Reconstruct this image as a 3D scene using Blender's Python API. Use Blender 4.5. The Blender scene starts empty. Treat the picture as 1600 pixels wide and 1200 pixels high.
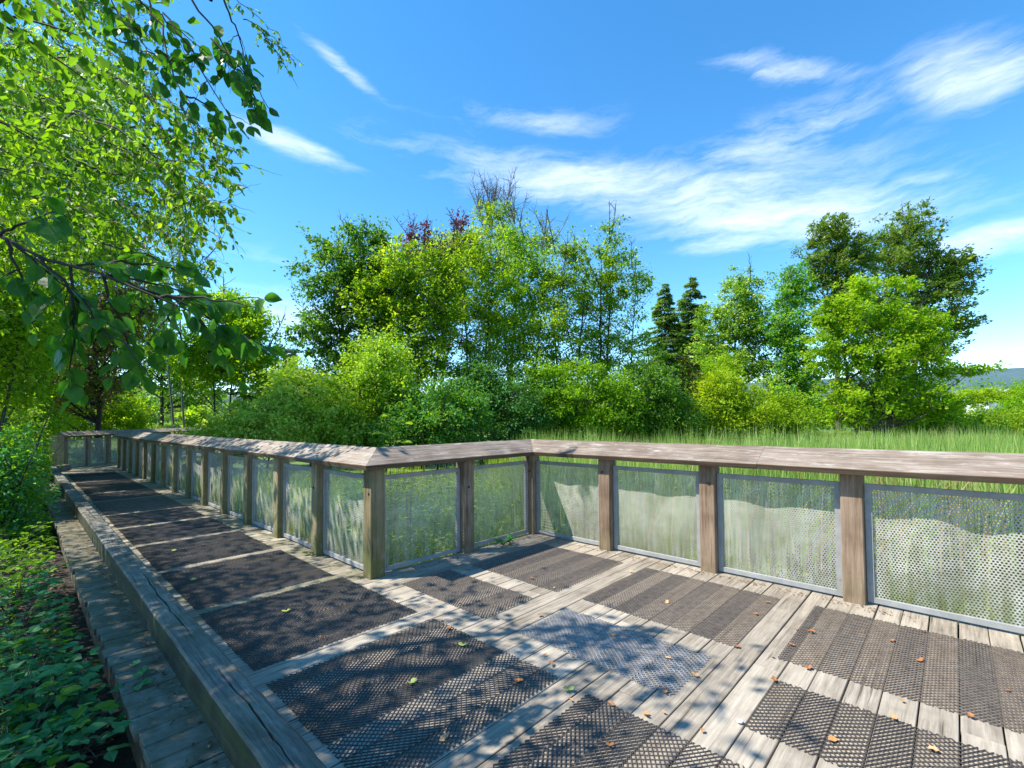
import bpy, math, random
import numpy as np
from mathutils import Vector, Matrix
SC = bpy.context.scene
COL = SC.collection
rng = np.random.default_rng(7)
random.seed(7)
sin, cos, pi = math.sin, math.cos, math.pi

# ------------------------------------------------------------------ camera
CAM_H = 1.5
FPX, YAW, PITCH, ROLL = 731.1, math.radians(43.42), math.radians(1.757), math.radians(-0.449)
cam_data = bpy.data.cameras.new('camera')
cam_data.sensor_width = 36.0
cam_data.sensor_fit = 'HORIZONTAL'
cam_data.lens = FPX / 1600 * 36
cam_data.shift_y = (634.07 - 600) / 1600
cam_data.clip_start = 0.05
cam_data.clip_end = 3000
cam = bpy.data.objects.new('camera', cam_data)
COL.objects.link(cam)
cam.matrix_world = (Matrix.Translation((0, 0, CAM_H)) @ Matrix.Rotation(YAW, 4, 'Z')
                    @ Matrix.Rotation(pi / 2 + PITCH, 4, 'X') @ Matrix.Rotation(ROLL, 4, 'Z'))
SC.camera = cam

# ------------------------------------------------------------------ light
SUN_TO = Vector((-0.45, -0.56, 1.0)).normalized()      # towards the sun
SUN_EL = math.asin(SUN_TO.z)
SUN_AZ = math.atan2(SUN_TO.x, SUN_TO.y)
sd = bpy.data.lights.new('sun', 'SUN')
sd.energy = 5.0
sd.angle = math.radians(0.5)
sd.color = (1.0, 0.94, 0.84)
sun = bpy.data.objects.new('sun', sd)
COL.objects.link(sun)
sun.rotation_euler = SUN_TO.to_track_quat('Z', 'Y').to_euler()
SC.view_settings.view_transform = 'Standard'
SC.view_settings.look = 'None'
SC.view_settings.gamma = 1
SC.view_settings.use_curve_mapping = False
SC.view_settings.exposure = 0.97


class NT:
    """small node helper"""
    def __init__(s, tree):
        s.t = tree
        s.n = tree.nodes
        s.l = tree.links

    def node(s, typ, **kw):
        nd = s.n.new(typ)
        ins = kw.pop('ins', {})
        for k, v in kw.items():
            setattr(nd, k, v)
        for k, v in ins.items():
            if hasattr(v, 'is_linked') or isinstance(v, bpy.types.NodeSocket):
                s.l.new(v, nd.inputs[k])
            else:
                nd.inputs[k].default_value = v
        return nd

    def math(s, op, a, b=None, c=None, clamp=False):
        nd = s.n.new('ShaderNodeMath')
        nd.operation = op
        nd.use_clamp = clamp
        for i, v in enumerate((a, b, c)):
            if v is None:
                continue
            if isinstance(v, bpy.types.NodeSocket):
                s.l.new(v, nd.inputs[i])
            else:
                nd.inputs[i].default_value = v
        return nd.outputs[0]

    def mix(s, fac, a, b, blend='MIX'):
        nd = s.n.new('ShaderNodeMix')
        nd.data_type = 'RGBA'
        nd.blend_type = blend
        for k, v in ((0, fac), (6, a), (7, b)):
            if isinstance(v, bpy.types.NodeSocket):
                s.l.new(v, nd.inputs[k])
            else:
                nd.inputs[k].default_value = v if k == 0 or len(v) == 4 else (*v, 1)
        return nd.outputs[2]

    def ramp(s, fac, stops, interp='LINEAR'):
        nd = s.n.new('ShaderNodeValToRGB')
        nd.color_ramp.interpolation = interp
        el = nd.color_ramp.elements
        while len(el) < len(stops):
            el.new(0.5)
        for e, (p, c) in zip(el, stops):
            e.position = p
            e.color = (c, c, c, 1) if isinstance(c, (int, float)) else (*c, 1)
        s.l.new(fac, nd.inputs[0])
        return nd.outputs[0]

    def noise(s, vec, scale, detail=4, rough=0.55, dist=0.0):
        nd = s.node('ShaderNodeTexNoise', ins={'Scale': scale, 'Detail': detail, 'Roughness': rough, 'Distortion': dist})
        s.l.new(vec, nd.inputs['Vector'])
        return nd.outputs['Fac']

    def mapping(s, vec, scale=(1, 1, 1), loc=(0, 0, 0), rot=(0, 0, 0)):
        nd = s.node('ShaderNodeMapping', ins={'Scale': scale, 'Location': loc, 'Rotation': rot})
        s.l.new(vec, nd.inputs['Vector'])
        return nd.outputs[0]


# ------------------------------------------------------------------ sky
world = bpy.data.worlds.new('World')
SC.world = world
world.use_nodes = True
W = NT(world.node_tree)
W.n.clear()
sky = W.node('ShaderNodeTexSky', sky_type='NISHITA', sun_disc=False, sun_elevation=SUN_EL,
             sun_rotation=SUN_AZ, altitude=0, air_density=0.9, dust_density=0.0, ozone_density=3.0)
tc = W.node('ShaderNodeTexCoord')
dirv = W.mapping(tc.outputs['Generated'], rot=(0, 0, -YAW))
sep = W.node('ShaderNodeSeparateXYZ')
W.l.new(dirv, sep.inputs[0])
az = W.math('ARCTAN2', sep.outputs[0], sep.outputs[1])
hyp = W.math('SQRT', W.math('ADD', W.math('MULTIPLY', sep.outputs[0], sep.outputs[0]), W.math('MULTIPLY', sep.outputs[1], sep.outputs[1])))
el = W.math('ARCTAN2', sep.outputs[2], hyp)


def azel(u, v):
    a = math.atan((u - 800) / FPX)
    return a, math.atan((657 - v) / FPX * cos(a))


cv = W.node('ShaderNodeCombineXYZ')
W.l.new(az, cv.inputs[0])
W.l.new(el, cv.inputs[1])
# thin cirrus: streaky noise, only where a bank of cloud stands
warp = W.node('ShaderNodeTexNoise', ins={'Scale': 3.0, 'Detail': 4, 'Roughness': 0.6})
W.l.new(cv.outputs[0], warp.inputs['Vector'])
wv = W.node('ShaderNodeVectorMath', operation='SUBTRACT', ins={1: (0.5, 0.5, 0.5)})
W.l.new(warp.outputs['Color'], wv.inputs[0])
ws = W.node('ShaderNodeVectorMath', operation='SCALE', ins={'Scale': 0.10})
W.l.new(wv.outputs[0], ws.inputs[0])
wa = W.node('ShaderNodeVectorMath', operation='ADD')
W.l.new(cv.outputs[0], wa.inputs[0])
W.l.new(ws.outputs[0], wa.inputs[1])
streak = W.noise(W.mapping(wa.outputs[0], rot=(0, 0, 0.22), scale=(1.5, 9, 1)), 1.9, 9, 0.68)
fine = W.noise(W.mapping(wa.outputs[0], rot=(0, 0, 0.30), scale=(7, 26, 1)), 1.6, 6, 0.7)
nz = W.math('ADD', W.math('MULTIPLY', streak, 0.72), W.math('MULTIPLY', fine, 0.28))
BLOBS = [  # u, v, half-length px, half-height px, angle, amount
    (1000, 290, 380, 46, -0.14, 0.88), (1220, 340, 250, 50, -0.12, 0.98), (1210, 225, 210, 42, 0.12, 0.85),
    (830, 275, 190, 30, -0.15, 0.8), (1180, 372, 170, 20, 0.0, 1.0), (1550, 378, 150, 34, 0.0, 1.0), (850, 185, 150, 22, -0.10, 0.6),
    (1530, 110, 140, 56, -0.3, 0.92), (1240, 100, 130, 22, -0.35, 0.8), (455, 215, 105, 18, -0.12, 0.95), (535, 92, 70, 12, -0.4, 0.8),
    (460, 500, 220, 60, -0.05, 0.75), (420, 400, 160, 22, 0, 0.45), (700, 235, 250, 50, -0.1, 0.42), (1450, 280, 100, 20, -0.2, 0.6)]
dens = None
for (u, v, ru, rv, an, am) in BLOBS:
    a0, e0 = azel(u, v)
    da = W.math('SUBTRACT', az, a0)
    de = W.math('SUBTRACT', el, e0)
    ca, sa = cos(an), sin(an)
    sx = cos(a0) ** 1.5
    p = W.math('MULTIPLY', W.math('ADD', W.math('MULTIPLY', da, ca), W.math('MULTIPLY', de, sa)), FPX / ru / sx ** 1.2)
    q = W.math('MULTIPLY', W.math('ADD', W.math('MULTIPLY', da, -sa), W.math('MULTIPLY', de, ca)), FPX / rv / sx)
    d2 = W.math('ADD', W.math('MULTIPLY', p, p), W.math('MULTIPLY', q, q))
    w = W.math('MULTIPLY', W.math('EXPONENT', W.math('MULTIPLY', d2, -0.85)), am)
    dens = w if dens is None else W.math('MAXIMUM', dens, w)
cl = W.math('MULTIPLY', W.math('SUBTRACT', W.math('ADD', W.math('MULTIPLY', dens, 0.36), nz), 0.605), 2.1, clamp=True)
cl = W.math('MULTIPLY', cl, W.math('MULTIPLY', dens, 1.5, clamp=True))
cl = W.math('MULTIPLY', W.math('POWER', cl, 1.15), 0.88)
hs = W.node('ShaderNodeHueSaturation', ins={'Saturation': 1.27, 'Value': 1.14, 'Hue': 0.494})
W.l.new(sky.outputs[0], hs.inputs['Color'])
lp_col = W.mix(cl, hs.outputs[0], (6.0, 6.2, 6.6, 1))
bg = W.node('ShaderNodeBackground', ins={'Strength': 0.148})
W.l.new(lp_col, bg.inputs[0])
wo = W.node('ShaderNodeOutputWorld')
W.l.new(bg.outputs[0], wo.inputs[0])


# ------------------------------------------------------------------ geometry of places
RV = np.array([cos(YAW), sin(YAW), 0.0])      # to the right seen from the deck
FV = np.array([-sin(YAW), cos(YAW), 0.0])     # away over the marsh
UV = np.array([0, 0, 1.0])


def at(u, v, D):
    """world point that stands D metres away in the direction of picture point (u, v)"""
    x, y = (u - 800) / FPX, -(v - 634.07) / FPX
    c, s = cos(ROLL), sin(ROLL)
    x, y = c * x - s * y, s * x + c * y
    c, s = cos(PITCH), sin(PITCH)
    f, z = c - s * y, s + c * y
    k = D / f
    return RV * x * k + FV * D + UV * (CAM_H + z * k)


def gnd(u, v, z=0.0):
    p1 = at(u, v, 1.0) - np.array([0, 0, CAM_H])
    t = (z - CAM_H) / p1[2]
    return np.array([p1[0] * t, p1[1] * t, z])


def mesh_np(name, V, F):
    V = np.asarray(V, dtype=np.float32)
    me = bpy.data.meshes.new(name)
    me.vertices.add(len(V))
    me.vertices.foreach_set('co', V.ravel())
    if isinstance(F, np.ndarray):
        n, k = F.shape
        me.loops.add(n * k)
        me.loops.foreach_set('vertex_index', F.astype(np.int32).ravel())
        me.polygons.add(n)
        me.polygons.foreach_set('loop_start', np.arange(0, n * k, k, dtype=np.int32))
    else:
        tot = sum(len(f) for f in F)
        me.loops.add(tot)
        me.loops.foreach_set('vertex_index', np.array([i for f in F for i in f], dtype=np.int32))
        me.polygons.add(len(F))
        st = np.cumsum([0] + [len(f) for f in F[:-1]]).astype(np.int32)
        me.polygons.foreach_set('loop_start', st)
    me.polygons.foreach_set('use_smooth', np.zeros(len(me.polygons), dtype=bool))
    me.update(calc_edges=True)
    return me


def obj(name, me, mat=None, parent=None, loc=None, rot=None, smooth=False):
    if mat is not None and len(me.materials) == 0:
        me.materials.append(mat)
    o = bpy.data.objects.new(name, me)
    COL.objects.link(o)
    if parent is not None:
        o.parent = parent
    if loc is not None:
        o.location = loc
    if rot is not None:
        o.rotation_euler = rot
    if smooth:
        me.polygons.foreach_set('use_smooth', [True] * len(me.polygons))
    return o


def tag(o, label=None, cat=None, group=None, kind=None):
    if label: o['label'] = label
    if cat: o['category'] = cat
    if group: o['group'] = group
    if kind: o['kind'] = kind
    return o


def thing(name, loc, label, cat, group=None):
    o = bpy.data.objects.new(name, None)
    o.empty_display_size = 0.2
    COL.objects.link(o)
    o.location = loc
    return tag(o, label, cat, group)


class MB:
    def __init__(s):
        s.V, s.F = [], []

    def poly(s, vs, fs):
        b = len(s.V)
        s.V += [tuple(v) for v in vs]
        s.F += [tuple(i + b for i in f) for f in fs]

    def box(s, x0, x1, y0, y1, z0, z1, bev=0.0):
        if bev <= 0:
            s.poly([(x0, y0, z0), (x1, y0, z0), (x1, y1, z0), (x0, y1, z0), (x0, y0, z1), (x1, y0, z1), (x1, y1, z1), (x0, y1, z1)],
                   [(0, 3, 2, 1), (4, 5, 6, 7), (0, 1, 5, 4), (1, 2, 6, 5), (2, 3, 7, 6), (3, 0, 4, 7)])
            return
        b = bev      # chamfered along the long top and bottom edges
        vs = []
        for (xa, ya) in ((x0, y0), (x1, y0), (x1, y1), (x0, y1)):
            dx = b if xa == x0 else -b
            dy = b if ya == y0 else -b
            vs += [(xa + dx, ya + dy, z0), (xa, ya, z0 + b), (xa, ya, z1 - b), (xa + dx, ya + dy, z1)]
        f = [(0, 12, 8, 4), (3, 7, 11, 15)]
        for i in range(4):
            a, c = i * 4, ((i + 1) % 4) * 4
            f += [(a, c, c + 1, a + 1), (a + 1, c + 1, c + 2, a + 2), (a + 2, c + 2, c + 3, a + 3)]
        s.poly(vs, f)

    def mesh(s, name):
        return mesh_np(name, np.array(s.V), s.F)


def tube_arrays(paths, sides=5):
    """paths: list of (pts Nx3, radii N)"""
    Vs, Fs, b = [], [], 0
    ang = np.linspace(0, 2 * pi, sides, endpoint=False)
    for pts, rad in paths:
        pts = np.asarray(pts, float)
        n = len(pts)
        t = np.gradient(pts, axis=0)
        t /= np.linalg.norm(t, axis=1)[:, None] + 1e-9
        ref = np.where(np.abs(t[:, 2:3]) > 0.9, np.array([[1., 0, 0]]), np.array([[0, 0, 1.]]))
        a = np.cross(t, ref)
        a /= np.linalg.norm(a, axis=1)[:, None] + 1e-9
        c = np.cross(t, a)
        ring = pts[:, None, :] + np.asarray(rad)[:, None, None] * (a[:, None, :] * np.cos(ang)[None, :, None] + c[:, None, :] * np.sin(ang)[None, :, None])
        Vs.append(ring.reshape(-1, 3))
        i = np.arange(n - 1)[:, None] * sides
        j = np.arange(sides)[None, :]
        k = (j + 1) % sides
        f = np.stack([i + j, i + k, i + sides + k, i + sides + j], axis=-1).reshape(-1, 4) + b
        Fs.append(f)
        b += n * sides
    return np.concatenate(Vs), np.concatenate(Fs)


def tubes(name, paths, mat, parent=None, sides=5):
    V, F = tube_arrays(paths, sides)
    return obj(name, mesh_np(name, V, F), mat, parent, smooth=True)


def unit(v):
    return v / (np.linalg.norm(v, axis=-1, keepdims=True) + 1e-9)


SH_QUAD = (np.array([[0, 0, 0], [0.45, 0.5, 0.10], [1, 0, -0.05], [0.45, -0.5, 0.10]]), np.array([[0, 2, 1], [0, 3, 2]]))
SH_OVATE = (np.array([[0, 0, 0], [0.18, .36, .07], [0.5, .46, .10], [0.8, .24, .03], [1, 0, -.10], [0.8, -.24, .03], [.5, -.46, .10], [.18, -.36, .07], [.5, 0, 0]]),
            np.array([[0, 8, 1], [1, 8, 2], [2, 8, 3], [3, 8, 4], [4, 8, 5], [5, 8, 6], [6, 8, 7], [7, 8, 0]]))
_ol = [(0, 0), (.10, .20), (.26, .38), (.42, .44), (.58, .39), (.74, .27), (.88, .11), (1, 0), (.88, -.11), (.74, -.27), (.58, -.39), (.42, -.44), (.26, -.38), (.10, -.20)]
SH_LEAF = (np.array([(x, y, .22 * abs(y) - .16 * x * x + .012 * (i % 2)) for i, (x, y) in enumerate(_ol)] + [(.2, 0, -.012), (.5, 0, -.045), (.78, 0, -.105)]),
           np.array([[0, 14, 1], [1, 14, 2], [2, 14, 15], [2, 15, 3], [3, 15, 4], [4, 15, 16], [4, 16, 5], [5, 16, 6], [6, 16, 7],
                     [7, 16, 8], [8, 16, 9], [9, 16, 10], [10, 16, 15], [10, 15, 11], [11, 15, 12], [12, 15, 14], [12, 14, 13], [13, 14, 0]]))
SH_TRI = (np.array([[0, 0.0, 0], [.8, .5, 0.05], [1, -.45, -.05]]), np.array([[0, 1, 2]]))


def leaf_arrays(P, A, N, L, Wd, shape=SH_QUAD):
    A = unit(A)
    B = unit(np.cross(N, A))
    N = np.cross(A, B)
    sv, sf = shape
    L = np.broadcast_to(np.asarray(L, float), (len(P),))
    Wd = np.broadcast_to(np.asarray(Wd, float), (len(P),))
    V = (P[:, None, :] + A[:, None, :] * (sv[None, :, 0:1] * L[:, None, None]) + B[:, None, :] * (sv[None, :, 1:2] * Wd[:, None, None])
         + N[:, None, :] * (sv[None, :, 2:3] * L[:, None, None]))
    F = sf[None] + (np.arange(len(P)) * len(sv))[:, None, None]
    return V.reshape(-1, 3), F.reshape(-1, sf.shape[1])


def rnd_dirs(n, r=None):
    r = r or rng
    v = r.normal(size=(n, 3))
    return unit(v)


# ------------------------------------------------------------------ materials
def new_mat(name):
    m = bpy.data.materials.new(name)
    m.use_nodes = True
    t = NT(m.node_tree)
    bsdf = t.n['Principled BSDF']
    return m, t, bsdf


def leaf_mat(name, cols, transl=0.35, tcol=None, rough=0.5, clump=0.5, spec=0.2):
    m, t, b = new_mat(name)
    geo = t.node('ShaderNodeNewGeometry')
    tcn = t.node('ShaderNodeTexCoord')
    n = t.noise(tcn.outputs['Object'], clump, 3)
    f = t.math('ADD', t.math('MULTIPLY', geo.outputs['Random Per Island'], 0.42), t.math('MULTIPLY', n, 1.05))
    f = t.math('SUBTRACT', f, 0.24, clamp=True)
    k = len(cols)
    c = t.ramp(f, [(i / (k - 1), cc) for i, cc in enumerate(cols)])
    t.l.new(c, b.inputs['Base Color'])
    b.inputs['Roughness'].default_value = rough
    b.inputs['Specular IOR Level'].default_value = spec
    tr = t.node('ShaderNodeBsdfTranslucent')
    tc_ = t.mix(1.0, c, tcol or (1.9, 1.9, 0.7), 'MULTIPLY')
    t.l.new(tc_, tr.inputs[0])
    mx = t.node('ShaderNodeMixShader', ins={0: transl})
    t.l.new(b.outputs[0], mx.inputs[1])
    t.l.new(tr.outputs[0], mx.inputs[2])
    t.l.new(mx.outputs[0], t.n['Material Output'].inputs[0])
    return m


def wood_mat(name, dark, mid, light, axis='Y', green=0.0, lichen=0.0, crack=0.5, rough=0.8, gz=None, edge=False):
    m, t, b = new_mat(name)
    tcn = t.node('ShaderNodeTexCoord')
    oi = t.node('ShaderNodeObjectInfo')
    off = t.node('ShaderNodeVectorMath', operation='SCALE', ins={0: (17.3, 31.1, 23.7)})
    t.l.new(oi.outputs['Random'], off.inputs['Scale'])
    ad = t.node('ShaderNodeVectorMath', operation='ADD')
    t.l.new(tcn.outputs['Object'], ad.inputs[0])
    t.l.new(off.outputs[0], ad.inputs[1])
    v = ad.outputs[0]
    s_long, s_cross = 1.6, 34.0
    sc = {'X': (s_long, s_cross, s_cross), 'Y': (s_cross, s_long, s_cross), 'Z': (s_cross, s_cross, s_long)}[axis]
    g1 = t.noise(t.mapping(v, scale=sc), 1.0, 6, 0.65, 0.6)
    g2 = t.noise(t.mapping(v, scale=tuple(x * 3.1 for x in sc)), 1.0, 4, 0.7, 0.3)
    blot = t.noise(v, 3.2, 5, 0.6)
    f = t.math('ADD', t.math('MULTIPLY', g1, 0.55), t.math('ADD', t.math('MULTIPLY', g2, 0.35), t.math('MULTIPLY', blot, 0.35)))
    f = t.math('ADD', f, t.math('MULTIPLY', t.math('SUBTRACT', oi.outputs['Random'], 0.5), 0.16))
    c = t.ramp(f, [(0.40, dark), (0.60, mid), (0.82, light)])
    # fine checks and splits along the grain
    ck = t.noise(t.mapping(v, scale=tuple(x * 1.4 if x > 5 else x * 0.7 for x in sc)), 1.0, 3, 0.5, 0.2)
    ckf = t.ramp(ck, [(0.30, 1.0), (0.36, 0.0)])
    c = t.mix(t.math('MULTIPLY', ckf, crack), c, tuple(x * 0.3 for x in dark))
    if lichen > 0:
        ln = t.noise(t.mapping(v, scale=tuple(0.35 if x < 5 else 1.6 for x in sc)), 9.0, 7, 0.75, 0.15)
        lf = t.ramp(ln, [(0.54, 0.0), (0.70, 1.0)])
        c = t.mix(t.math('MULTIPLY', lf, lichen), c, (0.55, 0.54, 0.50))
    if green > 0:
        gn = t.noise(v, 6.0, 5, 0.65)
        gf = t.ramp(gn, [(0.42, 0.0), (0.62, 1.0)])
        if gz is not None:      # damp foot of a post: moss near the deck
            sp = t.node('ShaderNodeSeparateXYZ')
            t.l.new(tcn.outputs['Object'], sp.inputs[0])
            zf = t.node('ShaderNodeMapRange', ins={1: gz[0], 2: gz[1], 3: 1.0, 4: 0.0})
            t.l.new(sp.outputs[2], zf.inputs[0])
            gf = t.math('MULTIPLY', t.math('ADD', gf, 0.25, clamp=True), zf.outputs[0])
        c = t.mix(t.math('MULTIPLY', gf, green), c, (0.075, 0.095, 0.02))
    if edge:      # damp, mossy and dirty board ends outside the kerb and by the left railing
        ge = t.node('ShaderNodeNewGeometry')
        sp2 = t.node('ShaderNodeSeparateXYZ')
        t.l.new(ge.outputs['Position'], sp2.inputs[0])
        e1 = t.node('ShaderNodeMapRange', ins={1: 0.62, 2: 0.95, 3: 1.0, 4: 0.0})
        t.l.new(sp2.outputs[1], e1.inputs[0])
        mn = t.noise(ge.outputs['Position'], 7.0, 6, 0.7)
        c = t.mix(t.math('MULTIPLY', e1.outputs[0], t.ramp(mn, [(0.35, 0.35), (0.6, 0.85)])), c, (0.085, 0.075, 0.04))
        dn = t.noise(ge.outputs['Position'], 2.3, 7, 0.7)
        c = t.mix(t.ramp(dn, [(0.52, 0.0), (0.72, 0.45)]), c, (0.13, 0.105, 0.075))
    t.l.new(c, b.inputs['Base Color'])
    b.inputs['Roughness'].default_value = rough
    b.inputs['Specular IOR Level'].default_value = 0.25
    bp = t.node('ShaderNodeBump', ins={'Strength': 0.55, 'Distance': 0.004})
    h = t.math('SUBTRACT', t.math('ADD', g1, t.math('MULTIPLY', g2, 0.5)), t.math('MULTIPLY', ckf, 0.7))
    t.l.new(h, bp.inputs['Height'])
    t.l.new(bp.outputs[0], b.inputs['Normal'])
    return m


M = {}
M['deck'] = wood_mat('weathered_deck_wood', (0.11, 0.088, 0.065), (0.275, 0.236, 0.185), (0.44, 0.385, 0.305), 'Y', crack=0.7, green=0.0, edge=True)
M['deck_green'] = wood_mat('mossy_deck_wood', (0.09, 0.08, 0.055), (0.22, 0.195, 0.14), (0.34, 0.30, 0.23), 'Y', crack=0.7, green=0.35, edge=True)
M['cap'] = wood_mat('rail_cap_wood', (0.075, 0.052, 0.038), (0.20, 0.157, 0.122), (0.37, 0.315, 0.26), 'X', lichen=0.5, crack=0.5)
M['cap_y'] = wood_mat('rail_cap_wood_cross', (0.075, 0.052, 0.038), (0.20, 0.157, 0.122), (0.37, 0.315, 0.26), 'Y', lichen=0.45, crack=0.5)
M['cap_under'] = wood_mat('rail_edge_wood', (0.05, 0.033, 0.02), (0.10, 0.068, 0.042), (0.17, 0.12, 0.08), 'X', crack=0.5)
M['post'] = wood_mat('post_wood', (0.075, 0.045, 0.025), (0.24, 0.165, 0.11), (0.38, 0.29, 0.21), 'Z', crack=0.95, green=0.3, gz=(0.0, 0.35))
M['post_mossy'] = wood_mat('mossy_post_wood', (0.10, 0.075, 0.035), (0.23, 0.18, 0.10), (0.37, 0.30, 0.18), 'Z', crack=0.7, green=0.85, gz=(0.0, 0.8))
M['kerb'] = wood_mat('kerb_timber', (0.055, 0.048, 0.04), (0.16, 0.143, 0.118), (0.34, 0.31, 0.26), 'X', crack=0.55, green=0.22, lichen=0.2)
M['kerb_side'] = wood_mat('mossy_shaded_kerb_side', (0.02, 0.018, 0.012), (0.055, 0.05, 0.03), (0.12, 0.105, 0.065), 'X', crack=0.5, green=0.4)  # dark moss, plus the shade of the side faces put into the colour
M['beam'] = wood_mat('under_beam', (0.06, 0.05, 0.035), (0.12, 0.10, 0.07), (0.18, 0.15, 0.11), 'X')


def bark_mat(name, a, b_):
    m, t, b = new_mat(name)
    tcn = t.node('ShaderNodeTexCoord')
    n = t.noise(t.mapping(tcn.outputs['Object'], scale=(6, 6, 1.5)), 3.0, 5, 0.65)
    t.l.new(t.ramp(n, [(0.3, a), (0.7, b_)]), b.inputs['Base Color'])
    b.inputs['Roughness'].default_value = 0.9
    return m


M['bark'] = bark_mat('brown_bark', (0.035, 0.027, 0.02), (0.12, 0.095, 0.07))
M['bark_grey'] = bark_mat('grey_bark', (0.07, 0.065, 0.06), (0.24, 0.22, 0.20))
M['bark_dark'] = bark_mat('dark_bark', (0.018, 0.014, 0.01), (0.055, 0.042, 0.03))


def metal_sheet():
    m, t, b = new_mat('perforated_steel')
    tcn = t.node('ShaderNodeTexCoord')
    oi = t.node('ShaderNodeObjectInfo')
    off = t.node('ShaderNodeVectorMath', operation='SCALE', ins={0: (7.3, 11.1, 3.7)})
    t.l.new(oi.outputs['Random'], off.inputs['Scale'])
    ad = t.node('ShaderNodeVectorMath', operation='ADD')
    t.l.new(tcn.outputs['Object'], ad.inputs[0])
    t.l.new(off.outputs[0], ad.inputs[1])
    n = t.noise(ad.outputs[0], 4.0, 5, 0.6)
    streak = t.noise(t.mapping(ad.outputs[0], scale=(22, 22, 1.6)), 1.0, 4, 0.6)
    c = t.ramp(n, [(0.3, (0.33, 0.32, 0.29)), (0.7, (0.52, 0.505, 0.47))])
    # algae rising from the damp foot of each panel
    sp = t.node('ShaderNodeSeparateXYZ')
    t.l.new(tcn.outputs['Object'], sp.inputs[0])
    zf = t.node('ShaderNodeMapRange', ins={1: 0.02, 2: 0.62, 3: 1.0, 4: 0.0})
    t.l.new(sp.outputs[2], zf.inputs[0])
    al = t.math('MULTIPLY', t.math('POWER', zf.outputs[0], 1.6), t.ramp(streak, [(0.35, 0.1), (0.62, 1.0)]))
    amt = t.node('ShaderNodeAttribute', attribute_type='OBJECT', attribute_name='algae')
    al = t.math('MULTIPLY', al, amt.outputs['Fac'], clamp=True)
    sg = t.ramp(t.noise(ad.outputs[0], 11.0, 6, 0.75), [(0.45, 0.0), (0.62, 0.55)])
    c = t.mix(sg, c, (0.20, 0.21, 0.13))
    c = t.mix(al, c, (0.11, 0.13, 0.025))
    t.l.new(c, b.inputs['Base Color'])
    b.inputs['Metallic'].default_value = 0.1
    b.inputs['Roughness'].default_value = 0.7
    b.inputs['Specular IOR Level'].default_value = 0.3
    return m


M['sheet'] = metal_sheet()


def simple(name, col, rough=0.6, metal=0.0, col2=None, scale=8.0):
    m, t, b = new_mat(name)
    tcn = t.node('ShaderNodeTexCoord')
    n = t.noise(tcn.outputs['Object'], scale, 5, 0.65)
    c2 = col2 or tuple(x * 0.7 for x in col)
    t.l.new(t.ramp(n, [(0.35, c2), (0.65, col)]), b.inputs['Base Color'])
    b.inputs['Roughness'].default_value = rough
    b.inputs['Metallic'].default_value = metal
    return m


M['frame'] = simple('galvanised_frame', (0.34, 0.34, 0.335), 0.6, 0.15, (0.24, 0.24, 0.225), 5)
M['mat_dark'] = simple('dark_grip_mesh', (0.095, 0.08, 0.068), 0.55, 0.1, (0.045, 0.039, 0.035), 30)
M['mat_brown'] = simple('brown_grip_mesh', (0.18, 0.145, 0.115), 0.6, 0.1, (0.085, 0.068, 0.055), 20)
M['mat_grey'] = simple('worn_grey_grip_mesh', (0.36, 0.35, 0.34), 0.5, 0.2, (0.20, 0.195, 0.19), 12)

# foliage kinds (base colours of the leaves, poplar greyed by painted haze)
LF = {}
LF['bright'] = leaf_mat('leaf_bright_green', [(0.06, 0.16, 0.006), (0.19, 0.35, 0.01), (0.36, 0.50, 0.02)], 0.5)
LF['yellow'] = leaf_mat('leaf_yellow_green', [(0.07, 0.16, 0.008), (0.25, 0.36, 0.014), (0.50, 0.54, 0.03)], 0.5)
LF['mid'] = leaf_mat('leaf_mid_green', [(0.035, 0.12, 0.010), (0.12, 0.25, 0.018), (0.26, 0.39, 0.04)], 0.46)
LF['deep'] = leaf_mat('leaf_deep_green', [(0.02, 0.08, 0.012), (0.065, 0.165, 0.022), (0.15, 0.27, 0.04)], 0.40)
LF['blue'] = leaf_mat('leaf_blue_green', [(0.03, 0.13, 0.045), (0.09, 0.27, 0.09), (0.20, 0.42, 0.16)], 0.40, (1.6, 1.9, 0.8))
LF['pale'] = leaf_mat('leaf_pale_green', [(0.11, 0.22, 0.02), (0.38, 0.50, 0.09), (0.70, 0.72, 0.30)], 0.40)
LF['red'] = leaf_mat('leaf_plum_red', [(0.05, 0.012, 0.018), (0.10, 0.025, 0.028), (0.16, 0.05, 0.045)], 0.34, (1.9, 0.9, 0.9))
LF['pink'] = leaf_mat('leaf_pinkish', [(0.14, 0.07, 0.05), (0.26, 0.15, 0.11), (0.24, 0.28, 0.07)], 0.38, (1.6, 1.2, 0.9))
LF['olive'] = leaf_mat('leaf_olive_green', [(0.045, 0.10, 0.012), (0.12, 0.20, 0.025), (0.28, 0.34, 0.06)], 0.36, rough=0.35)
LF['near'] = leaf_mat('leaf_near_branch', [(0.02, 0.09, 0.015), (0.045, 0.145, 0.02), (0.09, 0.21, 0.025)], 0.45, (1.9, 2.1, 0.6), rough=0.35, clump=1.5)
LF['reed'] = leaf_mat('reed_blade', [(0.05, 0.13, 0.02), (0.22, 0.34, 0.08), (0.55, 0.62, 0.28)], 0.38, rough=0.4)
LF['grass'] = leaf_mat('grass_blade', [(0.08, 0.16, 0.012), (0.27, 0.38, 0.04), (0.58, 0.60, 0.16)], 0.42)
LF['spruce'] = leaf_mat('spruce_needles', [(0.06, 0.13, 0.04), (0.15, 0.26, 0.06), (0.34, 0.42, 0.09)], 0.35, rough=0.5)
LF['poplar'] = leaf_mat('hazy_poplar_leaf', [(0.06, 0.11, 0.08), (0.10, 0.16, 0.11), (0.16, 0.22, 0.15)], 0.2)  # haze of distance is mixed into this grey-green


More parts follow.
